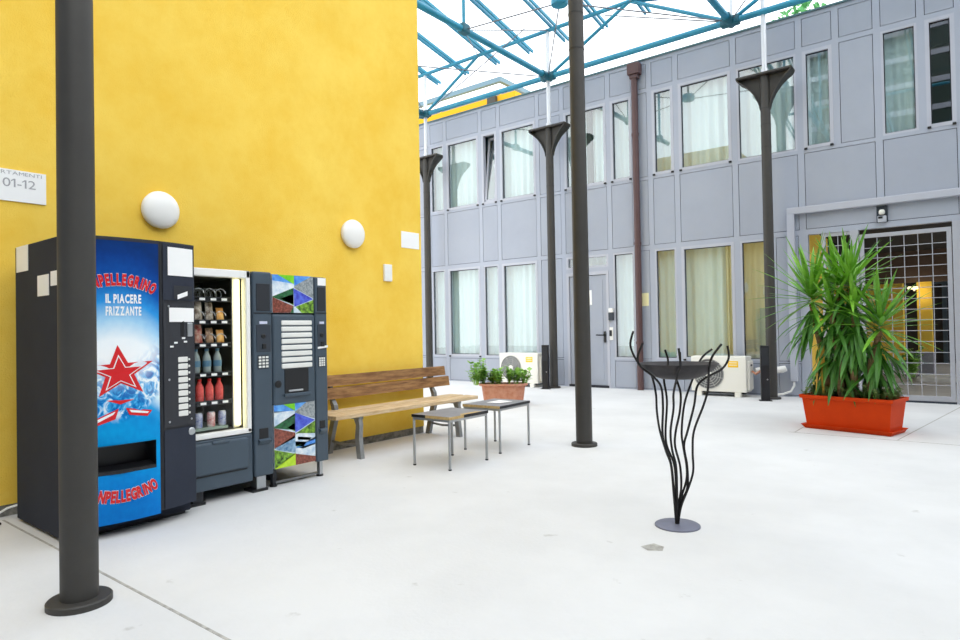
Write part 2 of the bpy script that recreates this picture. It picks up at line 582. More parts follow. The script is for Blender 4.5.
# horizontal rails over the whole front
for z0, z1 in ((Z['w1'], Z['s0']), (Z['s1'], Z['u0'] - 0.02), (Z['u1'] + 0.02, Z['t0']), (Z['t1'], Z['top'])):
    g.box(xm[0] - 0.05, xm[-1] + 0.05, YF + 0.001, YF + 0.12, z0, z1, 0)
g.box(xm[0], GX0, YF + 0.001, YF + 0.12, 0.0, 0.02, 0)
for x in xm:
    mull(x, Z['u0'] - 0.02, Z['u1'] + 0.02)
    mull(x, Z['t0'], Z['t1'])
spm = [x for x in xm if x not in (-1.82, -0.665)]
for x in spm: mull(x, Z['s0'], Z['s1'])
lom = [x for x in xm if x < -2.8] + [-2.85, -2.37]
for x in lom: mull(x, 0.0, Z['w1'], MW if x != -2.37 else 0.07)
for x in [v for v in xm if v > 1.0]: mull(x, 0, Z['w1'])
for a, b in zip(xm[:-1], xm[1:]): panel(a + MW, b - MW, Z['t0'], Z['t1'])
for a, b in zip(spm[:-1], spm[1:]): panel(a + MW, b - MW, Z['s0'], Z['s1'])
# roof edge, roof, and rear of the block
g.box(xm[0] - 0.05, xm[-1] + 0.05, YF - 0.03, YF + 0.3, Z['top'], Z['top'] + 0.03, 3)

windows = []      # (x0, x1, z0, z1, style, storey)
upper = {4: 'f', 5: 'o', 6: 't', 7: 'o', 9: 'o', 10: 'o', 12: 'o2' if False else 'o', 13: 'o', 14: 'f', 15: 'o', 17: 'f', 18: 'o', 20: 'o', 22: 'o', 0: 'f', 1: 'o', 2: 'f'}
nb = len(xm) - 1
# upper storey bays: index of the left mullion
up_style = {}
for i in range(nb):
    a, b = xm[i], xm[i + 1]
    key = round(a, 3)
    up_style[key] = {-7.66: 'p', -5.38: 'p', -1.82: 'p', -10.91: 'f', -3.45: 'f', -1.24: 'f', -9.27: 't', -13.9: 'p', -11.7: 'p'}.get(key, 'o')
for i in range(nb):
    a, b = xm[i] + MW, xm[i + 1] - MW
    st = up_style[round(xm[i], 3)]
    if st == 'p': panel(a, b, Z['u0'] - 0.02, Z['u1'] + 0.02)
    else: windows.append((a, b, Z['u0'] - 0.02, Z['u1'] + 0.02, st, 1))
# ground floor bays
lob = sorted(lom)
low_style = {-7.66: 'p', -7.03: 'd', -5.38: 'p', -2.85: 'p', -10.91: 'f', -9.27: 'f', -5.94: 'f', -4.52: 'f2', -5.05: 'f', -3.45: 'f', -13.9: 'p', -11.7: 'p'}
for a0, b0 in zip(lob[:-1], lob[1:]):
    a, b = a0 + MW, b0 - MW
    if b0 == -2.37: b = b0 - 0.07
    st = low_style.get(round(a0, 3), 'o')
    if st == 'd': continue
    if st == 'p':
        panel(a, b, 0.60, Z['w1'])
        panel(a, b, 0.02, 0.57)
        g.box(a, b, YF + 0.001, YF + 0.12, 0.57, 0.60, 0)
        continue
    panel(a, b, 0.02, 0.56)
    g.box(a, b, YF + 0.001, YF + 0.12, 0.56, 0.60, 0)
    windows.append((a, b, 0.60, Z['w1'], 'o' if st == 'f2' else st, 0))
# right of the gate
for a0, b0 in ((1.2, 1.45), (1.45, 2.5), (2.5, 3.05)):
    panel(a0 + MW, b0 - MW, 0.02, Z['w1'])
# door surround
g.box(-6.98, -5.99, YF + 0.001, YF + 0.12, 2.40, 2.48, 0)
struct(g.build('wall_back', [M['mullion'], M['panel'], M['seam'], mat('roof_edge_trim', '#4c6c72', 0.5)]))

rf = MB()
rf.box(xm[0], xm[-1], YF + 0.1, 15.4, 6.38, 6.46)
struct(rf.build('ceiling_1', M['fascia']))
it = MB()          # rooms behind the panes
it.box(xm[0], -2.4, 14.6, 14.75, 0, 6.4)
it.box(-2.4, xm[-1], 14.6, 14.75, 2.95, 6.4)
it.box(xm[0], -2.4, YF + 0.12, 14.6, 2.86, 3.0)
it.box(-2.45, -2.37, YF + 0.13, 14.6, 0, 2.85)
for x in (xm[0] - 0.1, -6.5, xm[-1]): it.box(x, x + 0.1, YF + 0.13, 14.6, 0.0 if x < -12 else 3.0, 6.38)
struct(it.build('wall_interior', M['room']))

# panes, frames, catches, curtains
low_lab = {-10.91: 'pale curtain in the narrow ground-floor window beside the yellow wall corner',
           -10.37: 'pale green curtain in the wide ground-floor window behind the end of the bench',
           -9.27: 'pale curtain in the narrow ground-floor window just left of the air conditioner by the trough',
           -8.73: 'pale green curtain in the wide ground-floor window right above the air conditioner by the trough',
           -5.94: 'pale green curtain in the window between the grey door and the brown downpipe',
           -5.05: 'pale green curtain in the narrow ground-floor window just right of the yellow note',
           -4.52: 'pale green curtain in the wide ground-floor window above the air conditioner by the fire bowl',
           -3.45: 'yellow curtain in the ground-floor window beside the post nearest the fire bowl'}
up_lab = {-10.91: 'pale upstairs curtain in the narrow window nearest the yellow wall corner',
          -10.37: 'pale upstairs curtain in the wide window left of the tilted-open window',
          -8.73: 'pale upstairs curtain in the wide window right of the tilted-open window',
          -7.03: 'pale upstairs curtain in the wide window above the grey door',
          -5.94: 'pale upstairs curtain in the narrow window just left of the brown downpipe',
          -5.05: 'pale upstairs curtain in the narrow window just right of the brown downpipe',
          -4.52: 'pale upstairs curtain in the wide window above the air conditioner by the fire bowl',
          -3.45: 'pale upstairs curtain in the wide window behind the flared column head',
          -2.37: 'pale upstairs curtain in the narrow window just right of the flared column head',
          -1.24: 'pale upstairs curtain in the window above the gate, right of the blank panel'}


def curtain(x0, x1, z0, z1, y, m, label, folds):
    mb = MB()
    n = max(24, int((x1 - x0) * 70))
    vs_, fs = [], []
    for i in range(n + 1):
        t = i / n
        x = x0 + (x1 - x0) * t
        d = 0.028 * math.sin(t * folds * 2 * PI + 0.7) + 0.012 * math.sin(t * folds * 5.1)
        for z, k in ((z0, 1.15), ((z0 + z1) / 2, 1.0), (z1, 0.75)):
            vs_.append((x, y + d * k, z))
    for i in range(n):
        for j in range(2):
            a = i * 3 + j
            fs.append((a, a + 3, a + 4, a + 1))
    mb.add(vs_, fs)
    o = mb.build('curtain', m, smooth=True)
    return tag(o, label, 'curtain', 'curtains behind the windows')


wn = 0
for x0, x1, z0, z1, st, storey in windows:
    wn += 1
    fr = MB()
    fw = 0.035 if st == 'f' else 0.055
    yo, yi = YF - (0.006 if st != 'f' else -0.004), YF + 0.09
    for a, b, c, d in ((x0, x0 + fw, z0, z1), (x1 - fw, x1, z0, z1), (x0 + fw, x1 - fw, z0, z0 + fw), (x0 + fw, x1 - fw, z1 - fw, z1)):
        fr.box(a, b, yo, yi, c, d)
    W = struct(fr.build('window_%d' % wn, M['frame']))
    if st == 't':
        # sash tipped inwards from its bottom edge
        sa = thing('sash', '', 'sash'); del sa['label']; del sa['category']
        sa.parent = W
        sa.location = (0, YF + 0.05, z0 + fw)
        sa.rotation_euler = (math.radians(-7), 0, 0)
        s = MB()
        h = z1 - z0 - 2 * fw
        for a, b, c, d in ((x0 + fw, x0 + fw + .05, 0, h), (x1 - fw - .05, x1 - fw, 0, h), (x0 + fw, x1 - fw, 0, .05), (x0 + fw, x1 - fw, h - .05, h)):
            s.box(a, b, -0.03, 0.03, c, d)
        s.build('sash_frame', M['frame'], sa)
        q = MB(); q.box(x0 + fw + .05, x1 - fw - .05, -0.006, 0.006, .05, h - .05)
        q.build('pane', M['glass'], sa)
    else:
        q = MB()
        q.add([(x0 + fw, YF + 0.045, z0 + fw), (x1 - fw, YF + 0.045, z0 + fw), (x1 - fw, YF + 0.045, z1 - fw), (x0 + fw, YF + 0.045, z1 - fw)], [(0, 1, 2, 3)])
        q.build('pane', M['glass'], W)
        gk = MB()          # black rubber gasket around the pane
        e = 0.012
        for a, b, c, d in ((x0 + fw - .001, x0 + fw + e, z0 + fw, z1 - fw), (x1 - fw - e, x1 - fw + .001, z0 + fw, z1 - fw), (x0 + fw, x1 - fw, z0 + fw - .001, z0 + fw + e), (x0 + fw, x1 - fw, z1 - fw - e, z1 - fw + .001)):
            gk.box(a, b, YF + 0.03, YF + 0.044, c, d)
        gk.build('gasket', M['seam'], W)
    if st in ('o', 't'):
        for cx in (x0 + 0.03, x1 - 0.03):
            c = MB(); c.rbox(cx - 0.024, cx + 0.024, YF - 0.035, YF - 0.005, z0 - 0.012, z0 + 0.022, 0.006)
            c.build('catch', M['catch'], W)
    key = None
    for k in (low_lab if storey == 0 else up_lab):
        if abs(k + MW - x0) < 0.02: key = k
    if key is not None and not (storey and key == -0.665):
        lab = (low_lab if storey == 0 else up_lab)[key]
        cw = M['ycurtain'] if 'yellow curtain' in lab else M['curtain']
        curtain(x0 - 0.10, x1 - 0.0, z0 - 0.05 if storey == 0 else z0 - 0.03, z1 + 0.03, YF + 0.20, cw, lab, max(3, (x1 - x0) * 6.5))
# yellow drape edge in the window above the air conditioner by the fire bowl
curtain(-3.70, -3.53, 0.56, 2.76, YF + 0.135, M['ycurtain'], 'narrow yellow drape at the right edge of the ground-floor window above the fire bowl', 2.5)

# ------------------------------------------------------------------ grey entrance door
d = MB()
d.box(-6.98, -6.92, YF - 0.01, YF + 0.1, 0.0, 2.40)
d.box(-6.05, -5.99, YF - 0.01, YF + 0.1, 0.0, 2.40)
d.box(-6.92, -6.05, YF - 0.01, YF + 0.1, 2.33, 2.40)
door = struct(d.build('door_1', M['frame']))
l = MB()
l.box(-6.91, -6.06, YF + 0.012, YF + 0.07, 0.05, 2.32)
l.box(-6.83, -6.14, YF + 0.004, YF + 0.02, 0.16, 2.22)
l.build('door_leaf', M['panel'], door)
l = MB(); l.box(-6.95, -6.02, YF - 0.02, YF + 0.1, 0.0, 0.05); l.build('threshold', M['seam'], door)
h = MB()
h.rbox(-6.125, -6.075, YF - 0.012, YF + 0.006, 0.93, 1.16, 0.008)
h.build('lock_plate', M['black'], door)
h = MB()
h.tube([(-6.10, YF - 0.005, 1.08), (-6.10, YF - 0.06, 1.08), (-6.27, YF - 0.06, 1.085)], 0.014)
h.build('handle', M['black'], door)
tr = MB()
tr.box(-6.98, -5.99, YF, YF + 0.1, 2.48, 2.52); tr.box(-6.98, -5.99, YF, YF + 0.1, 2.70, 2.74)
tr.box(-6.98, -6.93, YF, YF + 0.1, 2.52, 2.70); tr.box(-6.04, -5.99, YF, YF + 0.1, 2.52, 2.70)
wn += 1
TW = struct(tr.build('window_%d' % wn, M['frame']))
q = MB(); q.add([(-6.93, YF + .045, 2.52), (-6.04, YF + .045, 2.52), (-6.04, YF + .045, 2.70), (-6.93, YF + .045, 2.70)], [(0, 1, 2, 3)]); q.build('pane', M['glass'], TW)
curtain(-7.0, -5.97, 2.45, 2.76, YF + 0.24, M['curtain'], 'strip of pale curtain in the low window over the grey door', 7)
bk = MB(); bk.box(-7.0, -5.97, YF + 0.101, YF + 0.119, 0, 2.45); struct(bk.build('trim_3', M['seam']))

# reader and key box on the mullion beside the door
kb = thing('key_reader', 'small silver and black access reader beside the grey door handle', 'reader', (-5.94, YF, 1.38))
m_ = MB(); m_.rbox(-0.055, 0.055, -0.05, 0, 0.0, 0.16, 0.012); m_.build('housing', M['slatedark'], kb)
m_ = MB(); m_.rbox(-0.05, 0.05, -0.055, -0.0, 0.16, 0.25, 0.012); m_.build('cover', M['white'], kb)
lk = thing('lock_cover', 'white lock plate below the access reader, right of the door handle', 'lock', (-5.955, YF, 0.98))
m_ = MB(); m_.rbox(-0.035, 0.045, -0.012, 0, 0.0, 0.26, 0.005); m_.build('plate', M['white'], lk)
m_ = MB(); m_.rbox(-0.03, 0.02, -0.04, -0.012, 0.08, 0.2, 0.008); m_.build('lock_body', M['black'], lk)


def sheet(name, x0, x1, y, z0, z1, m, label, cat='notice'):
    mb = MB()
    mb.box(x0, x1, y - 0.003, y, z0, z1)
    return tag(mb.build(name, m), label, cat)


sheet('paper_note', -5.285, -5.14, YF + 0.003, 1.645, 1.90, M['ypaper'], 'cream paper note taped to the grey panel right of the brown downpipe')
sheet('door_notice', -6.55, -6.385, YF + 0.003, 1.71, 2.02, M['paper'], 'white notice taped to the grey door')

# ------------------------------------------------------------------ gate and passage
pz = MB()
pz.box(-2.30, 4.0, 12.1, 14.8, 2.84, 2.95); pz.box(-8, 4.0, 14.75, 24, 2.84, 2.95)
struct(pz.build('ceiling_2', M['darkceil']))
pf = MB(); pf.box(-6, 6, 12.3, 26, 0.0, 0.012)
struct(pf.build('trim_4', M['passfloor']))
pw = MB()
pw.box(-2.37, -2.30, YF + 0.13, 13.6, 0.0, 2.84, 0)
pw.box(-6, -1.62, 19.5, 19.9, 0.25, 2.84, 0); pw.box(-6, -1.61, 19.49, 19.9, 0.0, 0.25, 1)
pw.box(-1.175, -0.905, 17.33, 17.6, 0.55, 2.13, 0); pw.box(-1.185, -0.895, 17.32, 17.61, 0.0, 0.55, 1)
pw.box(-6, 4.0, 17.3, 17.6, 2.13, 2.84, 3)
pw.box(-3.5, 4.0, 23.0, 23.2, 0.0, 2.84, 2)
struct(pw.build('wall_passage', [M['stucco'], M['greystone'], M['darkdoor'], mat('brown_beam', '#5c4a3f', 0.9)]))
dd = MB()
for x in (-1.5, -0.9, -0.3):
    dd.box(x, x + 0.06, 22.9, 23.0, 0, 2.4); dd.box(x + 0.55, x + 0.61, 22.9, 23.0, 0, 2.4); dd.box(x + .06, x + 0.55, 22.9, 23.0, 2.34, 2.4)
struct(dd.build('door_2', M['slate']))
ramp = MB(); ramp.rbox(-1.12, 0.6, 15.9, 17.0, 0.0, 0.10, 0.02)
tag(ramp.build('low_plinth', M['white']), 'low pale block on the passage floor seen through the gate', 'block')
pl_ = thing('passage_lamp', 'small lit strip lamp on the yellow pillar inside the passage', 'lamp', (-1.22, 17.31, 1.97))
m_ = MB(); m_.rbox(-0.02, 0.02, -0.02, 0.04, -0.04, 0.06, 0.006); m_.build('bracket', M['white'], pl_)
m_ = MB(); m_.rbox(-0.12, 0.08, -0.09, -0.02, 0.0, 0.06, 0.02); m_.build('diffuser', mat('lit_diffuser', '#fff0c0', emit=1.6), pl_)
pl_d = bpy.data.lights.new('passage_glow', 'POINT'); pl_d.energy = 4; pl_d.color = (1, .85, .55); pl_d.shadow_soft_size = 0.1
po = bpy.data.objects.new('passage_glow', pl_d); COL.objects.link(po); po.parent = pl_; po.location = (0.1, -0.3, -0.1)

GY = YF + 0.05
gt = thing('security_gate', 'pale grey steel gate of square bars with a fixed side panel, across the passage', 'gate', (-1.6, GY, 0))
ox = 1.6


def grate(x0, x1, z0, z1, cell, name):
    b = MB()
    nx = max(1, round((x1 - x0) / cell)); nz = max(1, round((z1 - z0) / 0.166))
    for i in range(1, nx):
        x = x0 + (x1 - x0) * i / nx
        b.box(x - 0.005, x + 0.005, -0.005, 0.005, z0, z1)
    for i in range(1, nz):
        z = z0 + (z1 - z0) * i / nz
        b.box(x0, x1, -0.012, -0.002, z - 0.005, z + 0.005)
    return b.build(name, M['gatem'], gt)


m_ = MB(); m_.box(-1.68 + ox, -1.56 + ox, -0.05, 0.05, 0, 2.74); m_.build('gate_post', M['gatem'], gt)
m_ = MB(); m_.box(-0.345 + ox, -0.245 + ox, -0.05, 0.05, 0, 2.74); m_.build('gate_post', M['gatem'], gt)
m_ = MB()
m_.box(-1.55 + ox, -1.49 + ox, -0.03, 0.03, 0.03, 2.66); m_.box(-0.415 + ox, -0.355 + ox, -0.03, 0.03, 0.03, 2.66)
m_.box(-1.49 + ox, -0.415 + ox, -0.03, 0.03, 2.60, 2.66); m_.box(-1.49 + ox, -0.415 + ox, -0.03, 0.03, 0.03, 0.11)
m_.build('leaf_frame', M['gatem'], gt)
grate(-1.49 + ox, -0.415 + ox, 0.11, 2.60, 0.195, 'bar_grid')
m_ = MB()
m_.box(-2.10 + ox, -2.04 + ox, -0.03, 0.03, 0.0, 2.74); m_.box(-2.04 + ox, -1.68 + ox, -0.03, 0.03, 2.68, 2.74); m_.box(-2.04 + ox, -1.68 + ox, -0.03, 0.03, 0.0, 0.08)
m_.build('side_frame', M['gatem'], gt)
grate(-2.04 + ox, -1.68 + ox, 0.08, 2.68, 0.19, 'bar_grid')
m_ = MB()
m_.box(-0.235 + ox, -0.175 + ox, -0.03, 0.03, 0.03, 2.66); m_.box(1.1 + ox, 1.16 + ox, -0.03, 0.03, 0.03, 2.66)
m_.box(-0.175 + ox, 1.1 + ox, -0.03, 0.03, 2.60, 2.66); m_.box(-0.175 + ox, 1.1 + ox, -0.03, 0.03, 0.03, 0.11)
m_.build('leaf_frame', M['gatem'], gt)
grate(-0.175 + ox, 1.1 + ox, 0.11, 2.60, 0.195, 'bar_grid')
m_ = MB(); m_.box(-2.1 + ox, 1.2 + ox, -0.04, 0.04, 0, 0.03); m_.build('sill_rail', M['slatedark'], gt)

# pale cable duct around the gate
ct = MB()
ct.rbox(-2.60, -2.485, YF - 0.09, YF - 0.001, 0.27, 3.10, 0.01)
ct.rbox(-2.60, 1.6, YF - 0.09, YF - 0.001, 3.095, 3.21, 0.01)
ct.rbox(-2.34, -2.325, YF - 0.094, YF - 0.001, 3.086, 3.214, 0.003)
tag(ct.build('cable_duct', M['frame']), 'pale grey square cable duct running up and over the gate', 'duct')
hs = MB()
hs.tube([(-2.55, YF - 0.05, 0.262), (-2.55, YF - 0.06, 0.2), (-2.60, YF - 0.07, 0.10), (-2.72, YF - 0.1, 0.05), (-2.85, YF - 0.12, 0.03), (-3.0, YF - 0.1, 0.03)], 0.018)
tag(hs.build('drain_hose', M['white'], smooth=True), 'thin white hose dropping from the cable duct to the floor', 'hose')
hp = MB()
hp.tube([(-2.66, YF - 0.10, 0.49), (-2.72, YF - 0.11, 0.47), (-2.85, YF - 0.10, 0.45), (-3.0, YF - 0.16, 0.47), (-3.12, YF - 0.24, 0.45)], [0.05, 0.06, 0.055, 0.05, 0.045], n=10)
tag(hp.build('insulated_pipe', M['white'], smooth=True), 'thick white insulated pipe between the air conditioner by the fire bowl and the cable duct', 'pipe')
al = thing('alarm_lamp', 'small white alarm fitting on a dark plate under the cable duct over the gate', 'alarm', (-1.225, YF, 2.80))
m_ = MB(); m_.box(-0.075, 0.075, -0.02, 0.003, 0.02, 0.28); m_.build('back_plate', M['slatedark'], al)
m_ = MB(); m_.lathe([(0.03, 0), (0.042, 0.015), (0.042, 0.05), (0.028, 0.075)], (0, -0.05, 0.14), 12); m_.build('dome', M['ac'], al, smooth=True)
m_ = MB(); m_.rbox(-0.06, 0.06, -0.06, -0.02, 0.02, 0.12, 0.01); m_.build('box', M['frame'], al)
m_ = MB(); m_.box(-0.05, 0.01, -0.064, -0.058, 0.075, 0.11); m_.build('lens', M['black'], al)

# ------------------------------------------------------------------ brown downpipe
dp = thing('downpipe', 'brown metal rainwater downpipe with box head on the grey facade', 'pipe', (-5.31, YF - 0.08, 0))
m_ = MB(); m_.tube([(0, 0, 0.0), (0, 0, 6.2)], 0.062, 16); m_.build('pipe', M['brownpipe'], dp, smooth=True)
m_ = MB(); m_.rbox(-0.11, 0.13, -0.10, 0.079, 6.20, 6.42, 0.012); m_.rbox(-0.08, 0.09, -0.07, 0.079, 6.12, 6.21, 0.02); m_.build('hopper_head', M['brownpipe'], dp)
for z in (0.9, 2.85, 5.0):
    m_ = MB(); m_.lathe([(0.072, 0), (0.072, 0.05)], (0, 0, z), 16); m_.box(-0.02, 0.02, 0.04, 0.079, z, z + 0.05); m_.build('bracket', M['brownpipe'], dp)


# ------------------------------------------------------------------ steel posts with flared heads
def make_post(label, loc, r0, r1, rods):
    t = thing('steel_post', label, 'post', loc, 0, 'posts carrying the glass roof')
    m_ = MB(); m_.lathe([(0.136, 0), (0.136, 0.026), (0.130, 0.032), (0.08, 0.032)], n=40); m_.build('base_flange', M['pole'], t, smooth=True)
    m_ = MB(); m_.lathe([(r0, 0.03), (r0, 1.2), (r1, 4.0), (r1, 5.42)], n=28); m_.build('shaft', M['pole'], t, smooth=True)
    for z in (4.2, 4.58, 4.85):
        m_ = MB(); m_.lathe([(r1 + 0.003, 0), (r1 + 0.003, 0.016)], (0, 0, z), 28); m_.build('joint_band', M['poledark'], t, smooth=True)
    m_ = MB()
    m_.rbox(-0.44, 0.44, -0.13, 0.13, 5.41, 5.45, 0.01)
    m_.build('top_plate', M['pole'], t)
    prof = [(r1, 4.84), (r1 + .012, 4.92), (0.118, 5.0), (0.17, 5.11), (0.25, 5.225), (0.335, 5.31), (0.40, 5.36), (0.425, 5.385), (0.435, 5.415)]
    for s in (1, -1):
        m_ = MB()
        poly = [(s * a, -0.012, z) for a, z in prof] + [(s * r1 * .8, -0.012, 5.42)]
        m_.prism(poly, (0, 0.024, 0))
        for (a, z), (a2, z2) in zip(prof[:-1], prof[1:]):
            wd = 0.05 + 0.08 * min(1, (a - r1) / 0.3); wd2 = 0.05 + 0.08 * min(1, (a2 - r1) / 0.3)
            v = [(s * a, -wd, z), (s * a, wd, z), (s * a2, wd2, z2), (s * a2, -wd2, z2)]
            m_.prism(v, (-s * 0.012, 0, 0.012))
        m_.build('flared_bracket', M['pole'], t)
    m_ = MB(); m_.tube([(0.0, 0, 5.45), (0.0, 0, rods)], 0.042, 12); m_.tube([(0, 0, 5.45), (0, 0, 5.53)], 0.06, 12); m_.build('stay_tube', M['galv'], t, smooth=True)
    return t


make_post('thick dark post nearest the camera, standing in front of the blue drinks machine', (-3.352, 1.185, 0), 0.079, 0.075, 8.05)
make_post('dark post standing alone in the middle of the courtyard, right of the two tables', (-3.345, 5.98, 0), 0.086, 0.08, 8.3)
make_post('flared-head post beside the air conditioner by the trough, left of the grey door', (-7.05, 11.38, 0), 0.085, 0.08, 7.43)
make_post('flared-head post beside the air conditioner by the fire bowl, left of the gate', (-2.80, 11.38, 0), 0.082, 0.078, 7.43)
make_post('flared-head post mostly hidden behind the corner of the yellow wall', (-10.56, 11.38, 0), 0.085, 0.08, 7.43)

# ------------------------------------------------------------------ teal roof frame over the courtyard
rt = thing('roof_frame', 'teal tubular steel frame of the glass roof over the courtyard', 'roof frame', (0, 0, 0))
Y0, ZL, ZU = 11.35, 6.49, 7.46
S11 = math.tan(math.radians(10.8))
YR = 4.6


def rafz(y): return 7.58 + (Y0 - abs(y - YR) - YR) * S11 if False else 7.50 + (Y0 - YR - abs(y - YR)) * S11


m_ = MB(); m_.tube([(-12.2, Y0, ZL), (6, Y0, ZL)], 0.054, 12); m_.build('lower_chord', M['teal'], rt, smooth=True)
m_ = MB(); m_.tube([(-12.2, Y0, ZU), (6, Y0, ZU)], 0.042, 12); m_.build('upper_chord', M['teal'], rt, smooth=True)
Y1 = 2 * YR - Y0
m_ = MB(); m_.tube([(-4.9, Y1, ZU), (6, Y1, ZU)], 0.042, 12); m_.build('upper_chord', M['teal'], rt, smooth=True)
for y in (8.3, 1.2):
    m_ = MB(); m_.tube([(-4.9 if y < 6 else -12.2, y, rafz(y) - 0.08), (6, y, rafz(y) - 0.08)], 0.04, 10); m_.build('purlin', M['teal'], rt, smooth=True)
m_ = MB(); m_.tube([(-5.2, YR, rafz(YR) - 0.08), (6, YR, rafz(YR) - 0.08)], 0.06, 10); m_.build('ridge_tube', M['teal'], rt, smooth=True)
nodes = [-10.55, -7.03, -3.33, 0.37, 4.07]
for i, x in enumerate(nodes):
    ye = 6.0 if x < -5.2 else -2.0
    m_ = MB(); m_.tube([(x, Y0, ZL), (x, ye, ZL)], 0.058, 12); m_.build('tie_beam', M['teal'], rt, smooth=True)
    m_ = MB(); m_.tube([(x + .02, Y0, ZL), (x + .02, Y0, ZU)], 0.028, 8); m_.build('upright', M['galv'], rt, smooth=True)
    m_ = MB(); m_.rbox(x - 0.16, x + 0.16, Y0 - 0.08, Y0 + 0.08, ZL - 0.078, ZL + 0.078, 0.03); m_.tube([(x, Y0 - .25, ZL), (x, Y0 + .10, ZL)], .082, 10); m_.build('node_joint', M['tealdark'], rt, smooth=True)
    for s in (-1, 1):
        if s == -1 and i in (0, 1): continue
        if s == 1 and i == 4: continue
        xe = x + s * (1.68 if i == 0 else 1.84)
        m_ = MB(); m_.tube([(x, Y0, ZL), (xe, Y0, ZU)], 0.035, 8); m_.build('brace', M['teal'], rt, smooth=True)
    for y in (8.6, 6.6, 4.6, 2.2):
        if y < ye: continue
        m_ = MB(); m_.tube([(x, y, ZL), (x, y, rafz(y) - 0.05)], 0.03, 8); m_.build('upright', M['teal'], rt, smooth=True)
        m_ = MB(); m_.rbox(x - 0.075, x + 0.075, y - 0.1, y + 0.1, ZL - 0.07, ZL + 0.10, 0.03); m_.build('node_joint', M['tealdark'], rt)
x = -12.42
while x < 5.5:
    ye = 5.9 if x < -5.3 else -2.9
    m_ = MB()
    ys = [11.92] + ([YR] if ye < YR else []) + [ye]
    for s in (-1, 1):
        for ya, yb in zip(ys[:-1], ys[1:]):
            za, zb = rafz(ya) + 0.03, rafz(yb) + 0.03
            xx = x + s * 0.048
            v = [(xx - .02, ya, za - .03), (xx + .02, ya, za - .03), (xx + .02, ya, za + .03), (xx - .02, ya, za + .03)]
            m_.add(v + [(a, yb, c - za + zb) for a, b_, c in v], [(0, 1, 2, 3), (7, 6, 5, 4), (0, 4, 5, 1), (1, 5, 6, 2), (2, 6, 7, 3), (3, 7, 4, 0)])
    m_.build('rafter', M['teal'], rt)
    x += 0.92
# tension rods and hubs
hubs = [(-5.33, 9.0, 6.52), (-1.6, 9.0, 6.52), (-9.06, 9.0, 6.52)]
for hx, hy, hz in hubs:
    m_ = MB(); m_.lathe([(0.13, 0), (0.14, 0.02), (0.14, 0.12), (0.13, 0.14)], (hx, hy, hz), 16); m_.build('hub', M['teal'], rt, smooth=True)
    m_ = MB(); m_.tube([(hx, hy, hz + .14), (hx, hy, rafz(hy))], 0.02, 6); m_.build('hanger_rod', M['wire'], rt)
rods = [((-5.33, 9.0, 6.56), (-7.03, Y0, ZL)), ((-5.33, 9.0, 6.56), (-3.33, Y0, ZL)), ((-1.6, 9.0, 6.56), (-3.33, Y0, ZL)),
        ((-9.06, 9.0, 6.56), (-7.03, Y0, ZL)), ((-9.06, 9.0, 6.56), (-10.55, Y0, ZL)), ((-1.6, 9.0, 6.56), (0.37, Y0, ZL)),
        ((-8.88, Y0, ZU), (-7.03, 8.6, ZL)), ((-7.03, 8.6, ZL), (-7.0, Y0, ZU)), ((-10.55, Y0, ZL), (-7.1, 10.6, 7.25)), ((-5.33, 9, 6.56), (-7.03, 8.6, ZL)), ((-5.33, 9, 6.56), (-3.33, 8.6, ZL)),
        ((-5.19, Y0, ZU), (-3.33, 8.6, ZL)), ((-5.7, Y0, ZU - .1), (-3.5, Y0, ZL + .05))]
for a, b in rods:
    m_ = MB(); m_.tube([a, b], 0.011, 6); m_.build('tension_rod', M['wire'], rt)
m_ = MB(); m_.tube([(-5.19, Y0, ZU), (-3.0, 12.3, 7.35)], 0.035, 8); m_.build('outrigger', M['teal'], rt, smooth=True)
# roof panes on the rafters
gp = MB()
for x0_, x1_, ys in ((-12.4, -5.4, (11.95, 5.9)), (-5.4, 5.6, (11.95, YR, -2.9))):
    for ya, yb in zip(ys[:-1], ys[1:]):
        gp.add([(x0_, ya, rafz(ya) + .15), (x1_, ya, rafz(ya) + .15), (x1_, yb, rafz(yb) + .15), (x0_, yb, rafz(yb) + .15)], [(0, 1, 2, 3)])
gp.build('roof_glazing', M['roofglass'], rt)

# ------------------------------------------------------------------ buildings and tree beyond
bb = MB()
bb.box(-24, -12.5, 18.0, 19.0, 0, 9.44)
m_ = MB(); m_.box(-24, -13.0, 17.98, 18.3, 9.60, 9.65)
bld = tag(bb.build('yellow_building', mat('deep_yellow_render', '#e0a410', 0.9)), 'yellow building rising behind the roof edge of the grey facade', 'building')
m_.build('parapet_rail', M['stucco'], bld)
for x in (-22, -19, -16, -13.2):
    m_ = MB(); m_.box(x, x + .06, 18.05, 18.1, 9.44, 9.61); m_.build('rail_post', M['stucco'], bld)
m_ = MB(); m_.box(-13.6, -13.25, 17.85, 18.0, 9.15, 9.42); m_.build('vent_box', M['darkbox'], bld)
fc = thing('flat_canopy', 'thin grey-blue canopy edge above the yellow building beyond the roof', 'canopy', (-13.03, 17.9, 9.88))
m_ = MB(); m_.box(-11, 0, 0, 0.15, 0, 0.17); m_.build('front_beam', M['fascia'], fc)
m_ = MB(); m_.box(-0.15, 0, 0.15, 9.5, 0, 0.17); m_.build('side_beam', M['fascia'], fc)
m_ = MB(); m_.box(-11, -10.85, 0.15, 9.5, 0, 0.17); m_.build('side_beam', M['fascia'], fc)
for y in (1.2, 6.0):
    m_ = MB(); m_.box(-6, -5.88, y, y + .12, -9.88, 0); m_.build('post', M['fascia'], fc)
    m_ = MB(); m_.box(-10.85, -.15, y, y + .1, .02, .12); m_.build('cross_beam', M['fascia'], fc)


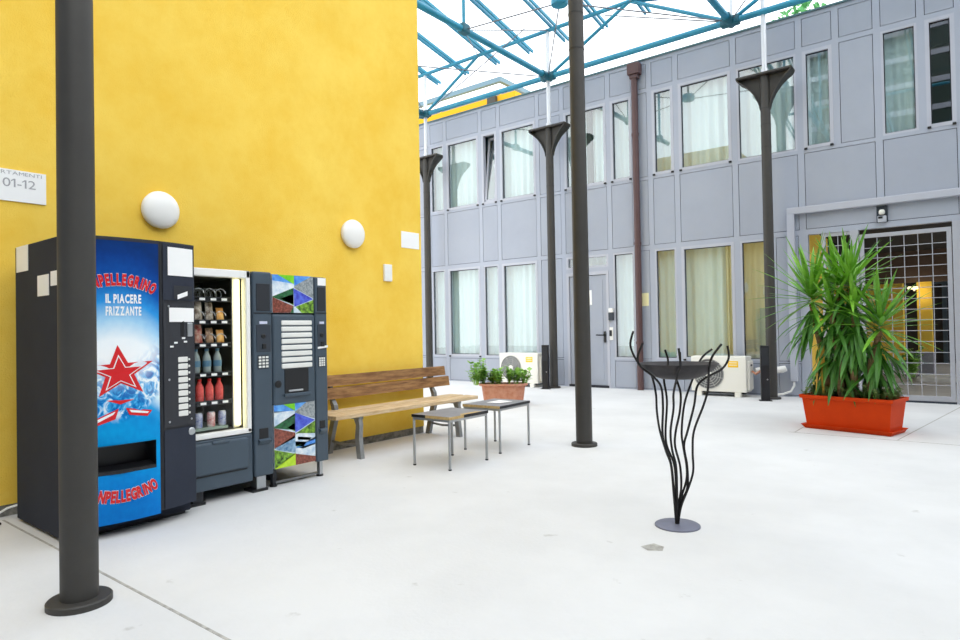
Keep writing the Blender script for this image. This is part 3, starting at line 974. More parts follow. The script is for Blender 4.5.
def tree(loc, h, spread, seed, label):
    rnd = random.Random(seed)
    t = thing('tree', label, 'tree', loc)
    m_ = MB()
    m_.tube([(0, 0, 0), (0.1, 0, h * .4), (0, .1, h * .8)], [.25, .18, .06], 8)
    for k in range(6):
        a = k * 1.05
        m_.tube([(0, 0, h * .45), (math.cos(a) * spread * .6, math.sin(a) * spread * .6, h * .75)], [.1, .03], 6)
    m_.build('trunk', M['bark'], t, smooth=True)
    m_ = MB()
    for k in range(2600):
        while True:
            q = Vector((rnd.uniform(-1, 1), rnd.uniform(-1, 1), rnd.uniform(-1, 1)))
            if 0.25 < q.length < 1: break
        c = Vector((q.x * spread, q.y * spread, h * .78 + q.z * h * .26))
        a = Vector((rnd.gauss(0, 1), rnd.gauss(0, 1), rnd.gauss(0, 1))).normalized()
        b = a.cross(Vector((rnd.gauss(0, 1), rnd.gauss(0, 1), rnd.gauss(0, 1)))).normalized()
        L, wd = rnd.uniform(.12, .24), .07
        m_.add([c - a * L, c + b * wd, c + a * L, c - b * wd], [(0, 1, 2, 3)])
    m_.build('crown', M['treeleaf'], t)
    return t


tree((-5.0, 26.0, 0), 12.75, 1.7, 3, 'green tree showing just above the roof edge of the grey facade')

# ------------------------------------------------------------------ things on the yellow wall
for lab, y, z in (('round white wall lamp above the drinks machine', 2.53, 2.29), ('round white wall lamp above the coffee machine, nearer the corner', 4.60, 2.31)):
    t = thing('wall_lamp', lab, 'lamp', (YW, y, z), 0, 'wall lamps on the yellow wall')
    m_ = MB(); m_.lathe([(0.14, 0.0), (0.15, 0.01), (0.15, 0.03)], n=36, axis='x'); m_.build('backing_ring', M['white'], t, smooth=True)
    m_ = MB(); m_.lathe([(0.154, 0.03), (0.156, 0.04), (0.148, 0.055), (0.125, 0.07), (0.09, 0.081), (0.045, 0.087), (0.005, 0.089)], n=36, axis='x'); m_.build('opal_cover', M['lampglass'], t, smooth=True)

sg = thing('wall_sign', 'white sign reading 01-12 on the yellow wall left of the dark post', 'sign', (YW, 1.0, 2.33))
m_ = MB(); m_.box(0, 0.012, -0.22, 0.708, -0.112, 0.112); m_.build('board', M['paper'], sg)
place = lambda yc, zc: (lambda u, v: (0.0135, yc + u, zc + v))
m_ = text_mesh('01-12', 0.088, place(0.542, -0.012), width=0.20); m_.build('lettering', M['greytext'], sg)
m_ = text_mesh('APPARTAMENTI', 0.036, place(0.49, 0.076), width=0.38); m_.build('lettering', M['greytext'], sg)
sn = MB(); sn.box(YW, YW + 0.006, 5.36, 5.66, 2.235, 2.43)
tag(sn.build('wall_notice', M['paper']), 'white paper notice on the yellow wall near the corner', 'notice')
sn = MB(); sn.rbox(YW, YW + 0.03, 5.06, 5.18, 1.82, 2.015, 0.006)
tag(sn.build('junction_box', M['white']), 'small white box on the yellow wall below the paper notice', 'box')
cb = MB()
cb.tube([(-5.36, 0.6, 0.02), (-5.37, 1.0, 0.015), (-5.375, 1.25, 0.02), (-5.36, 1.38, 0.03), (-5.33, 1.44, 0.07), (-5.29, 1.50, 0.09), (-5.24, 1.56, .09)], 0.008, 8)
tag(cb.build('power_cord', M['white'], smooth=True), 'white cord lying at the wall foot behind the drinks machine', 'cord')
cb = MB()
cb.tube([(-5.33, 0.2, 0.012), (-5.25, 0.6, 0.012), (-5.2, 1.0, 0.012), (-5.13, 1.2, 0.012), (-5.17, 1.36, 0.012)], 0.009, 8)
tag(cb.build('power_cord', M['black'], smooth=True), 'black cord lying on the floor along the foot of the yellow wall', 'cord')

# ------------------------------------------------------------------ drinks machine (blue front)
A0, A1, AC, AH = 1.46, 2.262, 1.861, 0.401


def fx(y): return -4.318 + 0.072 * (1 - ((y - AC) / AH) ** 2)


def curved(y0, y1, z0, z1, off, hole=None, nu=16, uv=False, thick=0.0, mi=0):
    """sheet following the bowed front, off = distance out of it"""
    ysl = [y0 + (y1 - y0) * i / nu for i in range(nu + 1)]
    zsl = [z0, z1]
    if hole:
        ysl = sorted(set(ysl + [hole[0], hole[1]])); zsl = [z0, hole[2], hole[3], z1]
    mb = MB()
    nz = len(zsl)
    mb.add([(fx(y) + off, y, z) for y in ysl for z in zsl], [])
    for i in range(len(ysl) - 1):
        for j in range(nz - 1):
            ym, zm = (ysl[i] + ysl[i + 1]) / 2, (zsl[j] + zsl[j + 1]) / 2
            if hole and hole[0] < ym < hole[1] and hole[2] < zm < hole[3]: continue
            a = i * nz + j
            mb.f.append((a, a + nz, a + nz + 1, a + 1)); mb.m.append(mi)
    if thick:
        n = len(mb.v)
        mb.v += [(fx(y) + off - thick, y, z) for y in (y0, y1) for z in (z0, z1)]
    return mb


dm = thing('drinks_machine', 'tall drinks vending machine with blue water print and red star on its bowed front', 'vending machine', (0, 0, 0))
m_ = MB(); m_.rbox(-5.20, -4.40, A0, A1, 0.02, 1.865, 0.008); m_.build('cabinet', M['anth'], dm)
HOLE = (1.50, 1.955, 0.39, 0.57)
# door: bowed solid with an opening for the delivery slot
m_ = curved(A0 + .003, A1 - .003, 0.10, 1.868, 0.0, HOLE)
ysd = [A0 + .003 + (A1 - A0 - .006) * i / 20 for i in range(21)]
for z in (0.10, 1.868):
    m_.add([(fx(y), y, z) for y in ysd] + [(-4.398, A1 - .003, z), (-4.398, A0 + .003, z)], [tuple(range(23))])
for y in (A0 + .003, A1 - .003):
    m_.add([(-4.398, y, .10), (fx(y), y, .10), (fx(y), y, 1.868), (-4.398, y, 1.868)], [(0, 1, 2, 3)])
m_.build('door', M['anth2'], dm)
m_ = MB(); m_.box(-5.15, -4.42, A0 + .03, A1 - .03, 0.0, 0.10); m_.build('kick_base', M['black'], dm)
m_ = curved(1.475, 1.982, 0.085, 1.845, 0.006, HOLE)
pf_ = m_.build('printed_front', M['print'], dm)
uvl = pf_.data.uv_layers.new(name='UVMap')
for lp in pf_.data.loops:
    co = pf_.data.vertices[lp.vertex_index].co
    uvl.data[lp.index].uv = ((co.y - 1.475) / 0.507, (co.z - 0.085) / 1.76)
pf_['label'] = 'blue printed front panel'
m_ = MB()
for a in (0, 1):
    y = HOLE[a]
    m_.add([(fx(y) + .008, y, HOLE[2]), (-4.38, y, HOLE[2]), (-4.38, y, HOLE[3]), (fx(y) + .008, y, HOLE[3])], [(0, 1, 2, 3)])
m_.add([(-4.39, HOLE[0], HOLE[2]), (-4.39, HOLE[1], HOLE[2]), (-4.39, HOLE[1], HOLE[3]), (-4.39, HOLE[0], HOLE[3])], [(0, 1, 2, 3)])
m_.add([(-4.23, HOLE[0], HOLE[3]), (-4.23, HOLE[1], HOLE[3]), (-4.39, HOLE[1], HOLE[3]), (-4.39, HOLE[0], HOLE[3])], [(0, 1, 2, 3)])
m_.prism([(fx(1.50) + .004, 1.50, .39), (fx(1.73) + .016, 1.73, .39), (fx(1.955) + .004, 1.955, .39), (-4.34, 1.955, .41), (-4.34, 1.50, .41)], (0, 0, 0.022))
m_.build('delivery_slot', M['black'], dm)
# right hand control strip
m_ = curved(1.990, 1.997, 0.10, 1.868, 0.002, nu=1); m_.build('panel_seam', M['black'], dm)
m_ = curved(2.012, 2.252, 0.10, 0.62, 0.008, nu=4); m_.build('lower_cover', M['anth'], dm)
m_ = curved(2.012, 2.252, 0.635, 1.46, 0.008, nu=4); m_.build('control_plate', M['anth2'], dm)
m_ = curved(2.012, 2.252, 1.48, 1.855, 0.008, nu=4); m_.build('upper_cover', M['anth'], dm)
m_ = curved(2.045, 2.24, 1.645, 1.835, 0.012, nu=4); o = m_.build('paper_notice', M['paper'], dm); o['label'] = 'large white paper sheet'
m_ = curved(2.052, 2.246, 1.335, 1.43, 0.012, nu=4); o = m_.build('paper_notice', M['paper'], dm); o['label'] = 'wide white paper strip'
m_ = curved(2.09, 2.235, 1.49, 1.58, 0.011, nu=4); m_.build('display_recess', M['recess'], dm)
m_ = MB(); m_.add([(fx(2.12) + .014, 2.115, 1.487), (fx(2.2) + .014, 2.195, 1.515), (fx(2.2) + .014, 2.195, 1.545), (fx(2.12) + .014, 2.115, 1.517)], [(0, 1, 2, 3)]); m_.build('paper_slip', M['paper'], dm)
m_ = MB(); m_.rbox(fx(2.21) - .005, fx(2.21) + .022, 2.19, 2.228, 1.235, 1.33, 0.006); m_.build('coin_slot', M['silver'], dm)
m_ = MB(); m_.rbox(fx(2.15) - .005, fx(2.15) + .012, 2.135, 2.165, 1.235, 1.34, 0.004); m_.build('bill_slot', M['black'], dm)
for y, z in ((2.10, 1.195), (2.16, 1.225), (2.175, 1.20), (2.07, 1.17)):
    m_ = MB(); m_.rbox(fx(y) + .006, fx(y) + .012, y - .012, y + .012, z - .006, z + .006, 0.002); m_.build('price_sticker', M['paper'], dm)
for k in range(9):
    z1_ = 1.098 - k * 0.0455
    m_ = MB(); m_.rbox(fx(2.15) + .004, fx(2.15) + .016, 2.115, 2.185, z1_ - .036, z1_, 0.004); m_.build('selection_button', M['button'], dm)
    m_ = MB(); m_.rbox(fx(2.2) + .004, fx(2.2) + .014, 2.197, 2.209, z1_ - .026, z1_ - .012, 0.003); m_.build('selection_light', M['button'], dm)
m_ = MB(); m_.lathe([(0.026, 0), (0.026, 0.012), (0.018, 0.016)], (fx(2.215), 2.218, 0.585), 16, axis='x'); m_.build('lock', M['silver'], dm)
for y, z in ((2.05, 0.67), (2.22, 0.67), (2.05, 1.44), (2.05, 0.95)):
    m_ = MB(); m_.lathe([(0.008, 0), (0.006, 0.004)], (fx(y) + .008, y, z), 8, axis='x'); m_.build('screw', M['silver'], dm)


def pc(yc, zc, off): return lambda u, v: (fx(yc + u) + off, yc + u, zc + v)


for bold, mm, off, nm in ((0.0085, M['whiteprint'], 0.0085, 'lettering_outline'), (0.0058, M['red'], 0.0105, 'lettering')):
    m_ = text_mesh('SANPELLEGRINO', 0.094, pc(1.737, 1.568, off), width=0.432, bold=bold, arc=0.42); m_.build(nm, mm, dm)
    m_ = text_mesh('SANPELLEGRINO', 0.094, pc(1.752, 0.215, off), width=0.445, bold=bold, arc=-0.50); m_.build(nm, mm, dm)
m_ = text_mesh('IL PIACERE', 0.075, pc(1.765, 1.455, 0.0085), width=0.205, bold=0.003); m_.build('lettering', M['whiteprint'], dm)
m_ = text_mesh('FRIZZANTE', 0.075, pc(1.765, 1.378, 0.0085), width=0.205, bold=0.003); m_.build('lettering', M['whiteprint'], dm)


def star(r, cy, cz, off, m, name, rot=0.06, inner=0.40):
    mb = MB()
    pts = []
    for k in range(10):
        a = PI / 2 + rot + k * PI / 5
        rr = r if k % 2 == 0 else r * inner
        pts.append((cy + rr * math.cos(a) * 1.0, cz + 0.80 * rr * math.sin(a)))
    v = [(fx(cy) + off, cy, cz)] + [(fx(y) + off, y, z) for y, z in pts]
    mb.add(v, [(0, 1 + k, 1 + (k + 1) % 10) for k in range(10)])
    return mb.build(name, m, dm)


star(0.215, 1.738, 1.020, 0.0085, M['red'], 'red_star')
star(0.150, 1.738, 1.012, 0.0100, M['whiteprint'], 'star_outline')
star(0.132, 1.738, 1.012, 0.0115, M['red'], 'star_centre')
# tumbling reflection of the star in the printed water
for pts in ([(1.58, .73), (1.73, .795), (1.71, .73), (1.60, .695)], [(1.77, .795), (1.93, .765), (1.90, .73), (1.79, .75)], [(1.66, .85), (1.82, .845), (1.74, .82)]):
    m_ = MB(); m_.add([(fx(y) + .0085, y, z) for y, z in pts], [tuple(range(len(pts)))]); m_.build('star_reflection', M['red'], dm)
for pts in ([(1.60, .73), (1.71, .778), (1.70, .76), (1.61, .715)], [(1.79, .782), (1.91, .758), (1.90, .748), (1.80, .765)]):
    m_ = MB(); m_.add([(fx(y) + .0095, y, z) for y, z in pts], [tuple(range(len(pts)))]); m_.build('star_reflection', M['whiteprint'], dm)
# notices taped to the left flank
for x0_, x1_, z0_, z1_, lab in ((-5.165, -4.94, 1.69, 1.862, 'white sheet in the top rear corner of the flank'), (-4.765, -4.57, 1.51, 1.642, 'printed sheet on the flank'), (-4.535, -4.405, 1.565, 1.655, 'small white sheet on the flank')):
    m_ = MB(); m_.box(x0_, x1_, A0 - 0.003, A0 + .001, z0_, z1_); o = m_.build('paper_notice', M['paper'], dm); o['label'] = lab

# ------------------------------------------------------------------ snack machine
XF = -4.50
sm = thing('snack_machine', 'slate snack vending machine with a lit glass front between the other two machines', 'vending machine', (0, 0, 0))
m_ = MB()
B0, B1 = 2.27, 2.985
m_.box(-5.30, XF - .06, B0, B0 + .03, .12, 1.725); m_.box(-5.30, XF - .06, 2.80, B1, .12, 1.725)
m_.box(-5.30, -5.22, B0 + .03, 2.80, .12, 1.725); m_.box(-5.22, XF - .06, B0 + .03, 2.80, 1.69, 1.725); m_.box(-5.22, XF - .06, B0 + .03, 2.80, .12, .50)
m_.build('cabinet', M['slatedark'], sm)
m_ = MB()
m_.box(-5.215, -5.20, B0 + .035, 2.795, .505, 1.685); m_.box(-5.2, XF - .06, B0 + .031, B0 + .036, .505, 1.685); m_.box(-5.2, XF - .06, 2.79, 2.797, .505, 1.685)
m_.box(-5.2, XF - .06, B0 + .035, 2.79, 1.684, 1.689); m_.box(-5.2, XF - .06, B0 + .035, 2.79, .501, .508)
m_.build('lining', M['inner'], sm)
m_ = MB()
m_.rbox(XF - .06, XF + .012, B0, 2.30, .482, 1.735, .006); m_.rbox(XF - .06, XF + .012, 2.765, 2.80, .482, 1.735, .006)
m_.rbox(XF - .06, XF + .012, B0, 2.80, 1.678, 1.735, .006); m_.rbox(XF - .06, XF + .012, B0, 2.80, .478, .516, .006)
m_.build('glass_frame', M['white'], sm)
m_ = MB(); m_.add([(XF - .01, 2.30, .51), (XF - .01, 2.77, .51), (XF - .01, 2.77, 1.68), (XF - .01, 2.30, 1.68)], [(0, 1, 2, 3)]); m_.build('glass_pane', M['clear'], sm)
m_ = MB(); m_.tube([(XF - .06, 2.728, .54), (XF - .06, 2.728, 1.67)], .020, 12); m_.build('light_tube', M['tube'], sm, smooth=True)
m_ = MB(); m_.box(XF - .10, XF - .085, 2.705, 2.752, .52, 1.68); m_.build('tube_reflector', M['white'], sm)
shelves = [1.525, 1.352, 1.178, 0.955, 0.742]
for z in shelves:
    m_ = MB(); m_.box(-5.15, XF - .085, B0 + .04, 2.69, z - .018, z - .006); m_.box(XF - .1, XF - .085, B0 + .04, 2.69, z - .03, z + .006); sh = m_.build('shelf', M['recess'], sm)
    for k in range(4):
        y = 2.372 + k * 0.088
        m_ = MB(); m_.box(XF - .085, XF - .081, y - .022, y + .022, z - .022, z - .004); m_.build('price_tag', M['paper'], sh)
# wire coils of the top shelf and behind the packs
for z in shelves[:3]:
    for k in range(4):
        y = 2.372 + k * 0.088
        pts = [(-4.62 - .03 * t / 12 * 2.2, y + .034 * math.cos(t / 12 * 2 * PI), z + .036 + .036 * math.sin(t / 12 * 2 * PI)) for t in range(60)]
        m_ = MB(); m_.tube(pts, .004, 5); m_.build('coil', M['silver'], sm)
# lower half
m_ = MB(); m_.rbox(XF - .06, XF + .01, B0, 2.808, .10, .472, .012); m_.build('lower_panel', M['slate'], sm)
m_ = MB(); m_.rbox(XF, XF + .035, B0 + .01, 2.765, .215, .455, .02, 3); m_.rbox(XF + .02, XF + .045, 2.46, 2.60, .435, .458, .008); m_.build('delivery_flap', M['slate'], sm)
m_ = MB(); m_.box(XF + .005, XF + .013, B0 + .01, 2.755, .203, .214); m_.build('flap_gap', M['black'], sm)
m_ = MB(); m_.rbox(XF - .06, XF + .025, 2.815, 2.982, .125, 1.735, .014, 3); cc = m_.build('control_column', M['slate'], sm)


def column_details(root, y0, y1, xs, cup_z=(.40, .50), disp=1.33, key=(0.972, 1.07), rec=(1.425, 1.64), slim=False):
    yc = (y0 + y1) / 2
    wd = (y1 - y0)
    m_ = MB(); m_.rbox(xs - .004, xs + .004, y0 + .16 * wd, y1 - .12 * wd, rec[0], rec[1], .003); m_.build('display_window', M['recess'], root)
    m_ = MB(); m_.box(xs - .002, xs + .0025, y0 + .02 * wd, y1 - .02 * wd, rec[0] - .022, rec[0] - .014); m_.build('seam', M['black'], root)
    m_ = MB(); m_.rbox(xs - .002, xs + .006, yc - .2 * wd, yc + .22 * wd, disp - .009, disp + .012, .002); m_.build('display', mat('pale_lcd', '#c9cbe0', 0.3), root)
    m_ = MB(); m_.rbox(xs - .002, xs + .003, y0 + .15 * wd, y1 - .1 * wd, 1.10, 1.315, .002); m_.build('coin_panel', M['slatedark'], root)
    m_ = MB(); m_.lathe([(.02, 0), (.02, .008), (.012, .012)], (xs, yc, 1.225), 14, axis='x'); m_.build('coin_button', M['black'], root)
    m_ = MB(); m_.rbox(xs, xs + .01, yc - .01, yc + .025, 1.125, 1.165, .003); m_.build('coin_slot', M['black'], root)
    kp = MB(); kp.rbox(xs - .002, xs + .004, yc - .3 * wd, yc + .28 * wd, key[0] - .006, key[1] + .006, .002); kpo = kp.build('keypad', M['slatedark'], root)
    for i in range(4):
        for j in range(3):
            y = yc - .2 * wd + j * .19 * wd
            z = key[1] - .012 - i * (key[1] - key[0]) / 4
            b = MB(); b.rbox(xs + .003, xs + .008, y - .07 * wd, y + .07 * wd, z - .008, z + .008, .002); b.build('key', M['button'], kpo)
    m_ = MB(); m_.rbox(xs - .002, xs + .003, yc - .26 * wd, yc + .22 * wd, cup_z[0], cup_z[1], .002)
    cu_ = m_.build('coin_return', M['black'], root)
    m_ = MB(); m_.prism([(xs, y0 + .18 * wd, cup_z[0] - .03), (xs + .03, y0 + .18 * wd, cup_z[0] + .005), (xs, y0 + .18 * wd, cup_z[0] + .02)], (0, .62 * wd, 0)); m_.build('cup_lip', M['slate'], cu_)


column_details(sm, 2.815, 2.982, XF + .026)
for x0_, y0_ in ((XF - .14, 2.83), (XF - .14, 2.31), (-5.28, 2.31), (-5.28, 2.85)):
    m_ = MB(); m_.box(x0_, x0_ + .1, y0_ + .05, y0_ + .1, .02, .125); m_.box(x0_ + .1, x0_ + .115, y0_ + .03, y0_ + .11, .02, .13); m_.box(x0_ - .01, x0_ + .13, y0_ - .01, y0_ + .12, 0, .02, 1); m_.build('foot', [M['silver'] if (x0_ > -5 and y0_ > 2.5) else M['recess'], M['black']], sm)  # shade under the cabinet put into the dark feet; front right stays silver

# goods on the snack shelves
row_words = {1: 'second', 2: 'third', 3: 'fourth', 4: 'fifth'}
col_words = ['beside the left edge of the glass', 'second from the left', 'third from the left', 'nearest the light tube']
XI = XF - .11


def pack(y, z, hgt, wd, m, label, lean=0.0):
    b = MB()
    n = 7
    vs_ = []
    for i in range(n + 1):
        t = i / n
        bulge = .018 * math.sin(PI * t) ** .6 + .002
        ww = wd * (1 - .06 * math.sin(PI * t))
        for sx, sy in ((-1, -1), (0, -1.0), (1, -1), (1, 1), (0, 1), (-1, 1)):
            pass
        for a in range(10):
            an = 2 * PI * a / 10
            vs_.append((XI - .03 + bulge * math.cos(an) + lean * t, y + ww * math.sin(an), z + hgt * t))
    fs = [tuple(range(9, -1, -1)), tuple(n * 10 + k for k in range(10))]
    for i in range(n):
        for a in range(10):
            a2 = (a + 1) % 10
            fs.append((i * 10 + a, i * 10 + a2, (i + 1) * 10 + a2, (i + 1) * 10 + a))
    b.add(vs_, fs)
    return tag(b.build('snack_pack', m, smooth=True), label, 'snack', 'goods in the snack machine')


for r, mats_, hs_ in ((1, (2, 1, 1, 0), (.115, .15, .145, .105)), (2, (1, 2, 3, 0), (.12, .15, .125, .11))):
    for k in range(4):
        y = 2.372 + k * 0.088
        word = ('orange', 'cream', 'red', 'brown')[mats_[k]]
        pack(y, shelves[r] - .006, hs_[k], .031, M['packs'][mats_[k]], '%s snack pack on the %s snack shelf, %s' % (word, row_words[r], col_words[k]), -.02)


def bottle(y, z, h_, mbody, mtop, lab, tilt=0):
    t = thing('drink_bottle', lab, 'bottle', (XI - .02, y, z), 0, 'goods in the snack machine')
    b = MB(); b.lathe([(.026, 0), (.031, .006), (.031, h_ * .55), (.027, h_ * .68), (.013, h_ * .86), (.013, h_ * .9)], n=16); b.build('body', mbody, t, smooth=True)
    b = MB(); b.lathe([(.015, h_ * .9), (.015, h_)], n=12); b.build('cap', mtop, t, smooth=True)
    return t


names3 = ['left', 'middle', 'right']
for k in range(3):
    y = 2.43 + k * .085
    t = bottle(y, shelves[3] - .006, .19, M['waterpet'], M['bluecap'], 'clear water bottle on the fourth shelf of the snack machine, %s one of three' % names3[k])
    b = MB(); b.lathe([(.0325, .055), (.0325, .10)], n=16); b.build('label', M['bluecap'], t, smooth=True)
    bottle(2.455 + k * .078, shelves[4] - .006, .175, M['redpet'], M['red'], 'red drink bottle on the fifth shelf of the snack machine, %s one of three' % names3[k])
for k, (y, mi) in enumerate(((2.45, 4), (2.55, 5), (2.64, 4))):
    t = thing('drink_can', ['blue drink can at the bottom of the snack machine, leftmost of three', 'red drink can at the bottom of the snack machine, between two blue cans', 'blue drink can at the bottom of the snack machine, nearest the light tube'][k], 'can', (XI - .03, y, .545), 0, 'goods in the snack machine')
    b = MB(); b.lathe([(.024, 0), (.029, .006), (.029, .1), (.024, .11)], n=16); b.build('body', M['packs'][mi], t, smooth=True)
    b = MB(); b.lathe([(.024, .11), (.023, .113)], n=16); b.build('lid', M['silver'], t)
m_ = MB(); m_.box(-5.1, XF - .1, B0 + .05, 2.665, .525, .545); m_.build('bottom_tray', mat('pale_tray', '#8fa398', 0.4), sm)

# ------------------------------------------------------------------ coffee machine
cm = thing('coffee_machine', 'slate coffee vending machine with colourful landscape panels, nearest the bench', 'vending machine', (0, 0, 0))
C0, C1 = 2.992, 3.535
m_ = MB(); m_.rbox(-5.28, XF - .02, C0, C1, .16, 1.725, .006); m_.build('cabinet', M['slatedark'], cm)
m_ = MB(); m_.rbox(XF - .03, XF + .018, C0, 3.405, .66, 1.40, .02, 3); m_.build('dispense_panel', M['slate'], cm)
m_ = MB(); m_.rbox(XF - .03, XF + .014, 3.41, C1, .14, 1.72, .012, 3); m_.build('control_column', M['slate'], cm)
column_details(cm, 3.415, 3.53, XF + .016, cup_z=(.405, .49), disp=1.327, key=(.957, 1.035), rec=(1.43, 1.635))
m_ = MB(); m_.box(XF + .012, XF + .0165, 3.44, 3.525, 1.65, 1.715); o = m_.build('paper_notice', M['paper'], cm); o['label'] = 'white sticker at the top'
m_ = MB(); m_.prism([(XF + .018, 3.43, 1.105), (XF + .018, 3.535, 1.115), (XF + .018, 3.535, 1.135), (XF + .018, 3.43, 1.122)], (.003, 0, 0)); m_.build('paper_slip', M['paper'], cm)
for k in range(8):
    z = 1.328 - k * .0505
    m_ = MB(); m_.rbox(XF + .012, XF + .028, 3.07, 3.368, z - .018, z + .021, .008); m_.build('selection_button', M['button'], cm)
m_ = MB(); m_.rbox(XF + .014, XF + .022, 3.095, 3.33, .742, .955, .006); m_.build('cup_window', M['black'], cm)
m_ = MB(); m_.rbox(XF + .016, XF + .04, 3.085, 3.34, .725, .752, .006); m_.build('cup_ledge', M['slate'], cm)
m_ = MB(); m_.rbox(XF + .018, XF + .03, 3.13, 3.27, .765, .78, .004); m_.build('cup_grid', M['silver'], cm)
m_ = MB(); m_.lathe([(.03, 0), (.03, .008), (.018, .01)], (XF + .016, 3.035, .835), 16, axis='x'); m_.build('lock', M['black'], cm)
pcols = [mat('print_green', '#5fc418', .35, var='#8fdc2a', scale=20), mat('print_blue', '#2d6fd8', .35, var='#6db4f0', scale=12), mat('print_cloud', '#e9f0f4', .35, var='#a9c4dc', scale=14),
         mat('print_forest', '#143a22', .35, var='#2f7a4a', scale=26), mat('print_beans', '#5a2a20', .35, var='#a05848', scale=60), mat('print_violet', '#2f2fb4', .35, var='#5a74e0', scale=24),
         mat('print_leaves', '#1d3d12', .35, var='#8fc23a', scale=34), mat('print_stone', '#aab0b2', .35, var='#6d767a', scale=60), mat('print_lime', '#a8d414', .35, var='#c3e63a', scale=16), mat('print_steel', '#3f6f9a', .35, var='#9cbcd4', scale=30)]


def landscape(name, z0, z1, polys, y0=2.999, y1=3.398):
    b = MB()
    b.box(XF - .02, XF + .008, y0, y1, z0, z1, 2)
    for mi, pts in polys:
        b.add([(XF + .0095, y0 + (y1 - y0) * u, z1 - (z1 - z0) * v) for u, v in pts], [tuple(range(len(pts)))], mi)
    o = b.build(name, pcols, cm)
    o['label'] = 'colourful panel of landscape pictures'
    return o


landscape('picture_panel', 1.413, 1.722, [
    (1, [(0, 0), (.12, 0), (.5, .22), (0, .16)]), (0, [(.12, 0), (.52, 0), (.52, .24)]), (2, [(0, .16), (.5, .22), (.5, .34), (0, .58)]),
    (3, [(0, .58), (.5, .33), (.5, .78), (.0, .6)]), (6, [(.18, .63), (.5, .5), (.5, .8)]), (4, [(0, .6), (.5, .82), (.42, 1), (0, 1)]), (3, [(.42, 1), (.5, .82), (.5, 1)]),
    (1, [(.52, 0), (.95, 0), (.52, .28)]), (7, [(.95, 0), (1, 0), (1, .6), (.52, .33), (.52, .28)]), (5, [(.5, .34), (1, .62), (.52, .84)]), (6, [(.55, .84), (1, .64), (1, 1), (.7, 1)]), (2, [(.5, .84), (.7, 1), (.5, 1)])])
landscape('picture_panel', .155, .668, [
    (1, [(0, 0), (.2, 0), (.5, .12), (0, .12)]), (0, [(.2, 0), (.5, 0), (.5, .13)]), (2, [(0, .10), (.5, .13), (.5, .2), (0, .34)]),
    (3, [(0, .34), (.5, .17), (.5, .44), (0, .36)]), (6, [(.3, .38), (.5, .32), (.5, .46)]), (4, [(0, .36), (.5, .48), (.5, .56), (0, .68)]), (9, [(0, .68), (.5, .52), (.5, .8), (.1, .72)]),
    (6, [(0, .70), (.5, .82), (.0, 1)]), (8, [(0, 1), (.5, .80), (.5, 1)]),
    (1, [(.5, 0), (.8, 0), (.5, .14)]), (7, [(.8, 0), (1, 0), (1, .3), (.5, .16), (.5, .14)]), (5, [(.5, .16), (1, .32), (.5, .48)]), (6, [(.5, .5), (1, .33), (1, .54), (.6, .5)]),
    (2, [(.5, .5), (1, .56), (1, .64), (.5, .7)]), (3, [(.56, .55), (.9, .6), (.86, .64), (.56, .6)]), (3, [(.5, .62), (.78, .66), (.7, .73), (.5, .7)]), (1, [(.5, .72), (1, .60), (1, .72), (.7, .76)]), (2, [(.5, .74), (1, .7), (1, .9), (.5, .80)]), (4, [(.5, .82), (1, .92), (1, 1), (.5, 1)])])
for y in (C0 + .03, C1 - .05):
    for x in (XF - .09, -5.24):
        m_ = MB(); m_.box(x, x + .04, y, y + .03, .015, .17); m_.lathe([(.03, 0), (.03, .015)], (x + .02, y + .015, 0), 12, mi=1); m_.build('leg', [M['silver'] if (x > -5 and y > 3.2) else M['recess'], M['black']], cm)  # shaded legs coloured dark, only the front right one keeps its silver
m_ = MB(); m_.box(-5.22, XF - .1, C0 + .02, C0 + .04, .05, .16); m_.box(-5.22, -5.2, C0 + .02, C1 - .02, .05, .16); m_.build('plinth', M['black'], cm)
m_ = MB(); m_.box(XF - .10, XF - .07, C0 + .05, C1 - .04, .018, .035); m_.build('foot_rail', M['alu'], cm)

# ------------------------------------------------------------------ bench
bn = thing('bench', 'weathered wooden slatted bench with grey metal legs along the yellow wall', 'bench', (0, 0, 0))
SY0, SY1 = 3.87, 6.02
for x0_, x1_ in ((-4.992, -4.80), (-5.245, -5.03)):
    m_ = MB(); m_.rbox(x0_, x1_, SY0, SY1, .412, .452, .006); m_.build('seat_plank', M['woodseat'], bn)


def tilted(xb, z0, z1, th, y0, y1):
    b = MB()
    lean = .16
    dx = (z1 - z0) * lean
    b.prism([(xb, y0, z0), (xb + th, y0, z0), (xb + th - dx, y0, z1), (xb - dx, y0, z1)], (0, y1 - y0, 0))
    return b


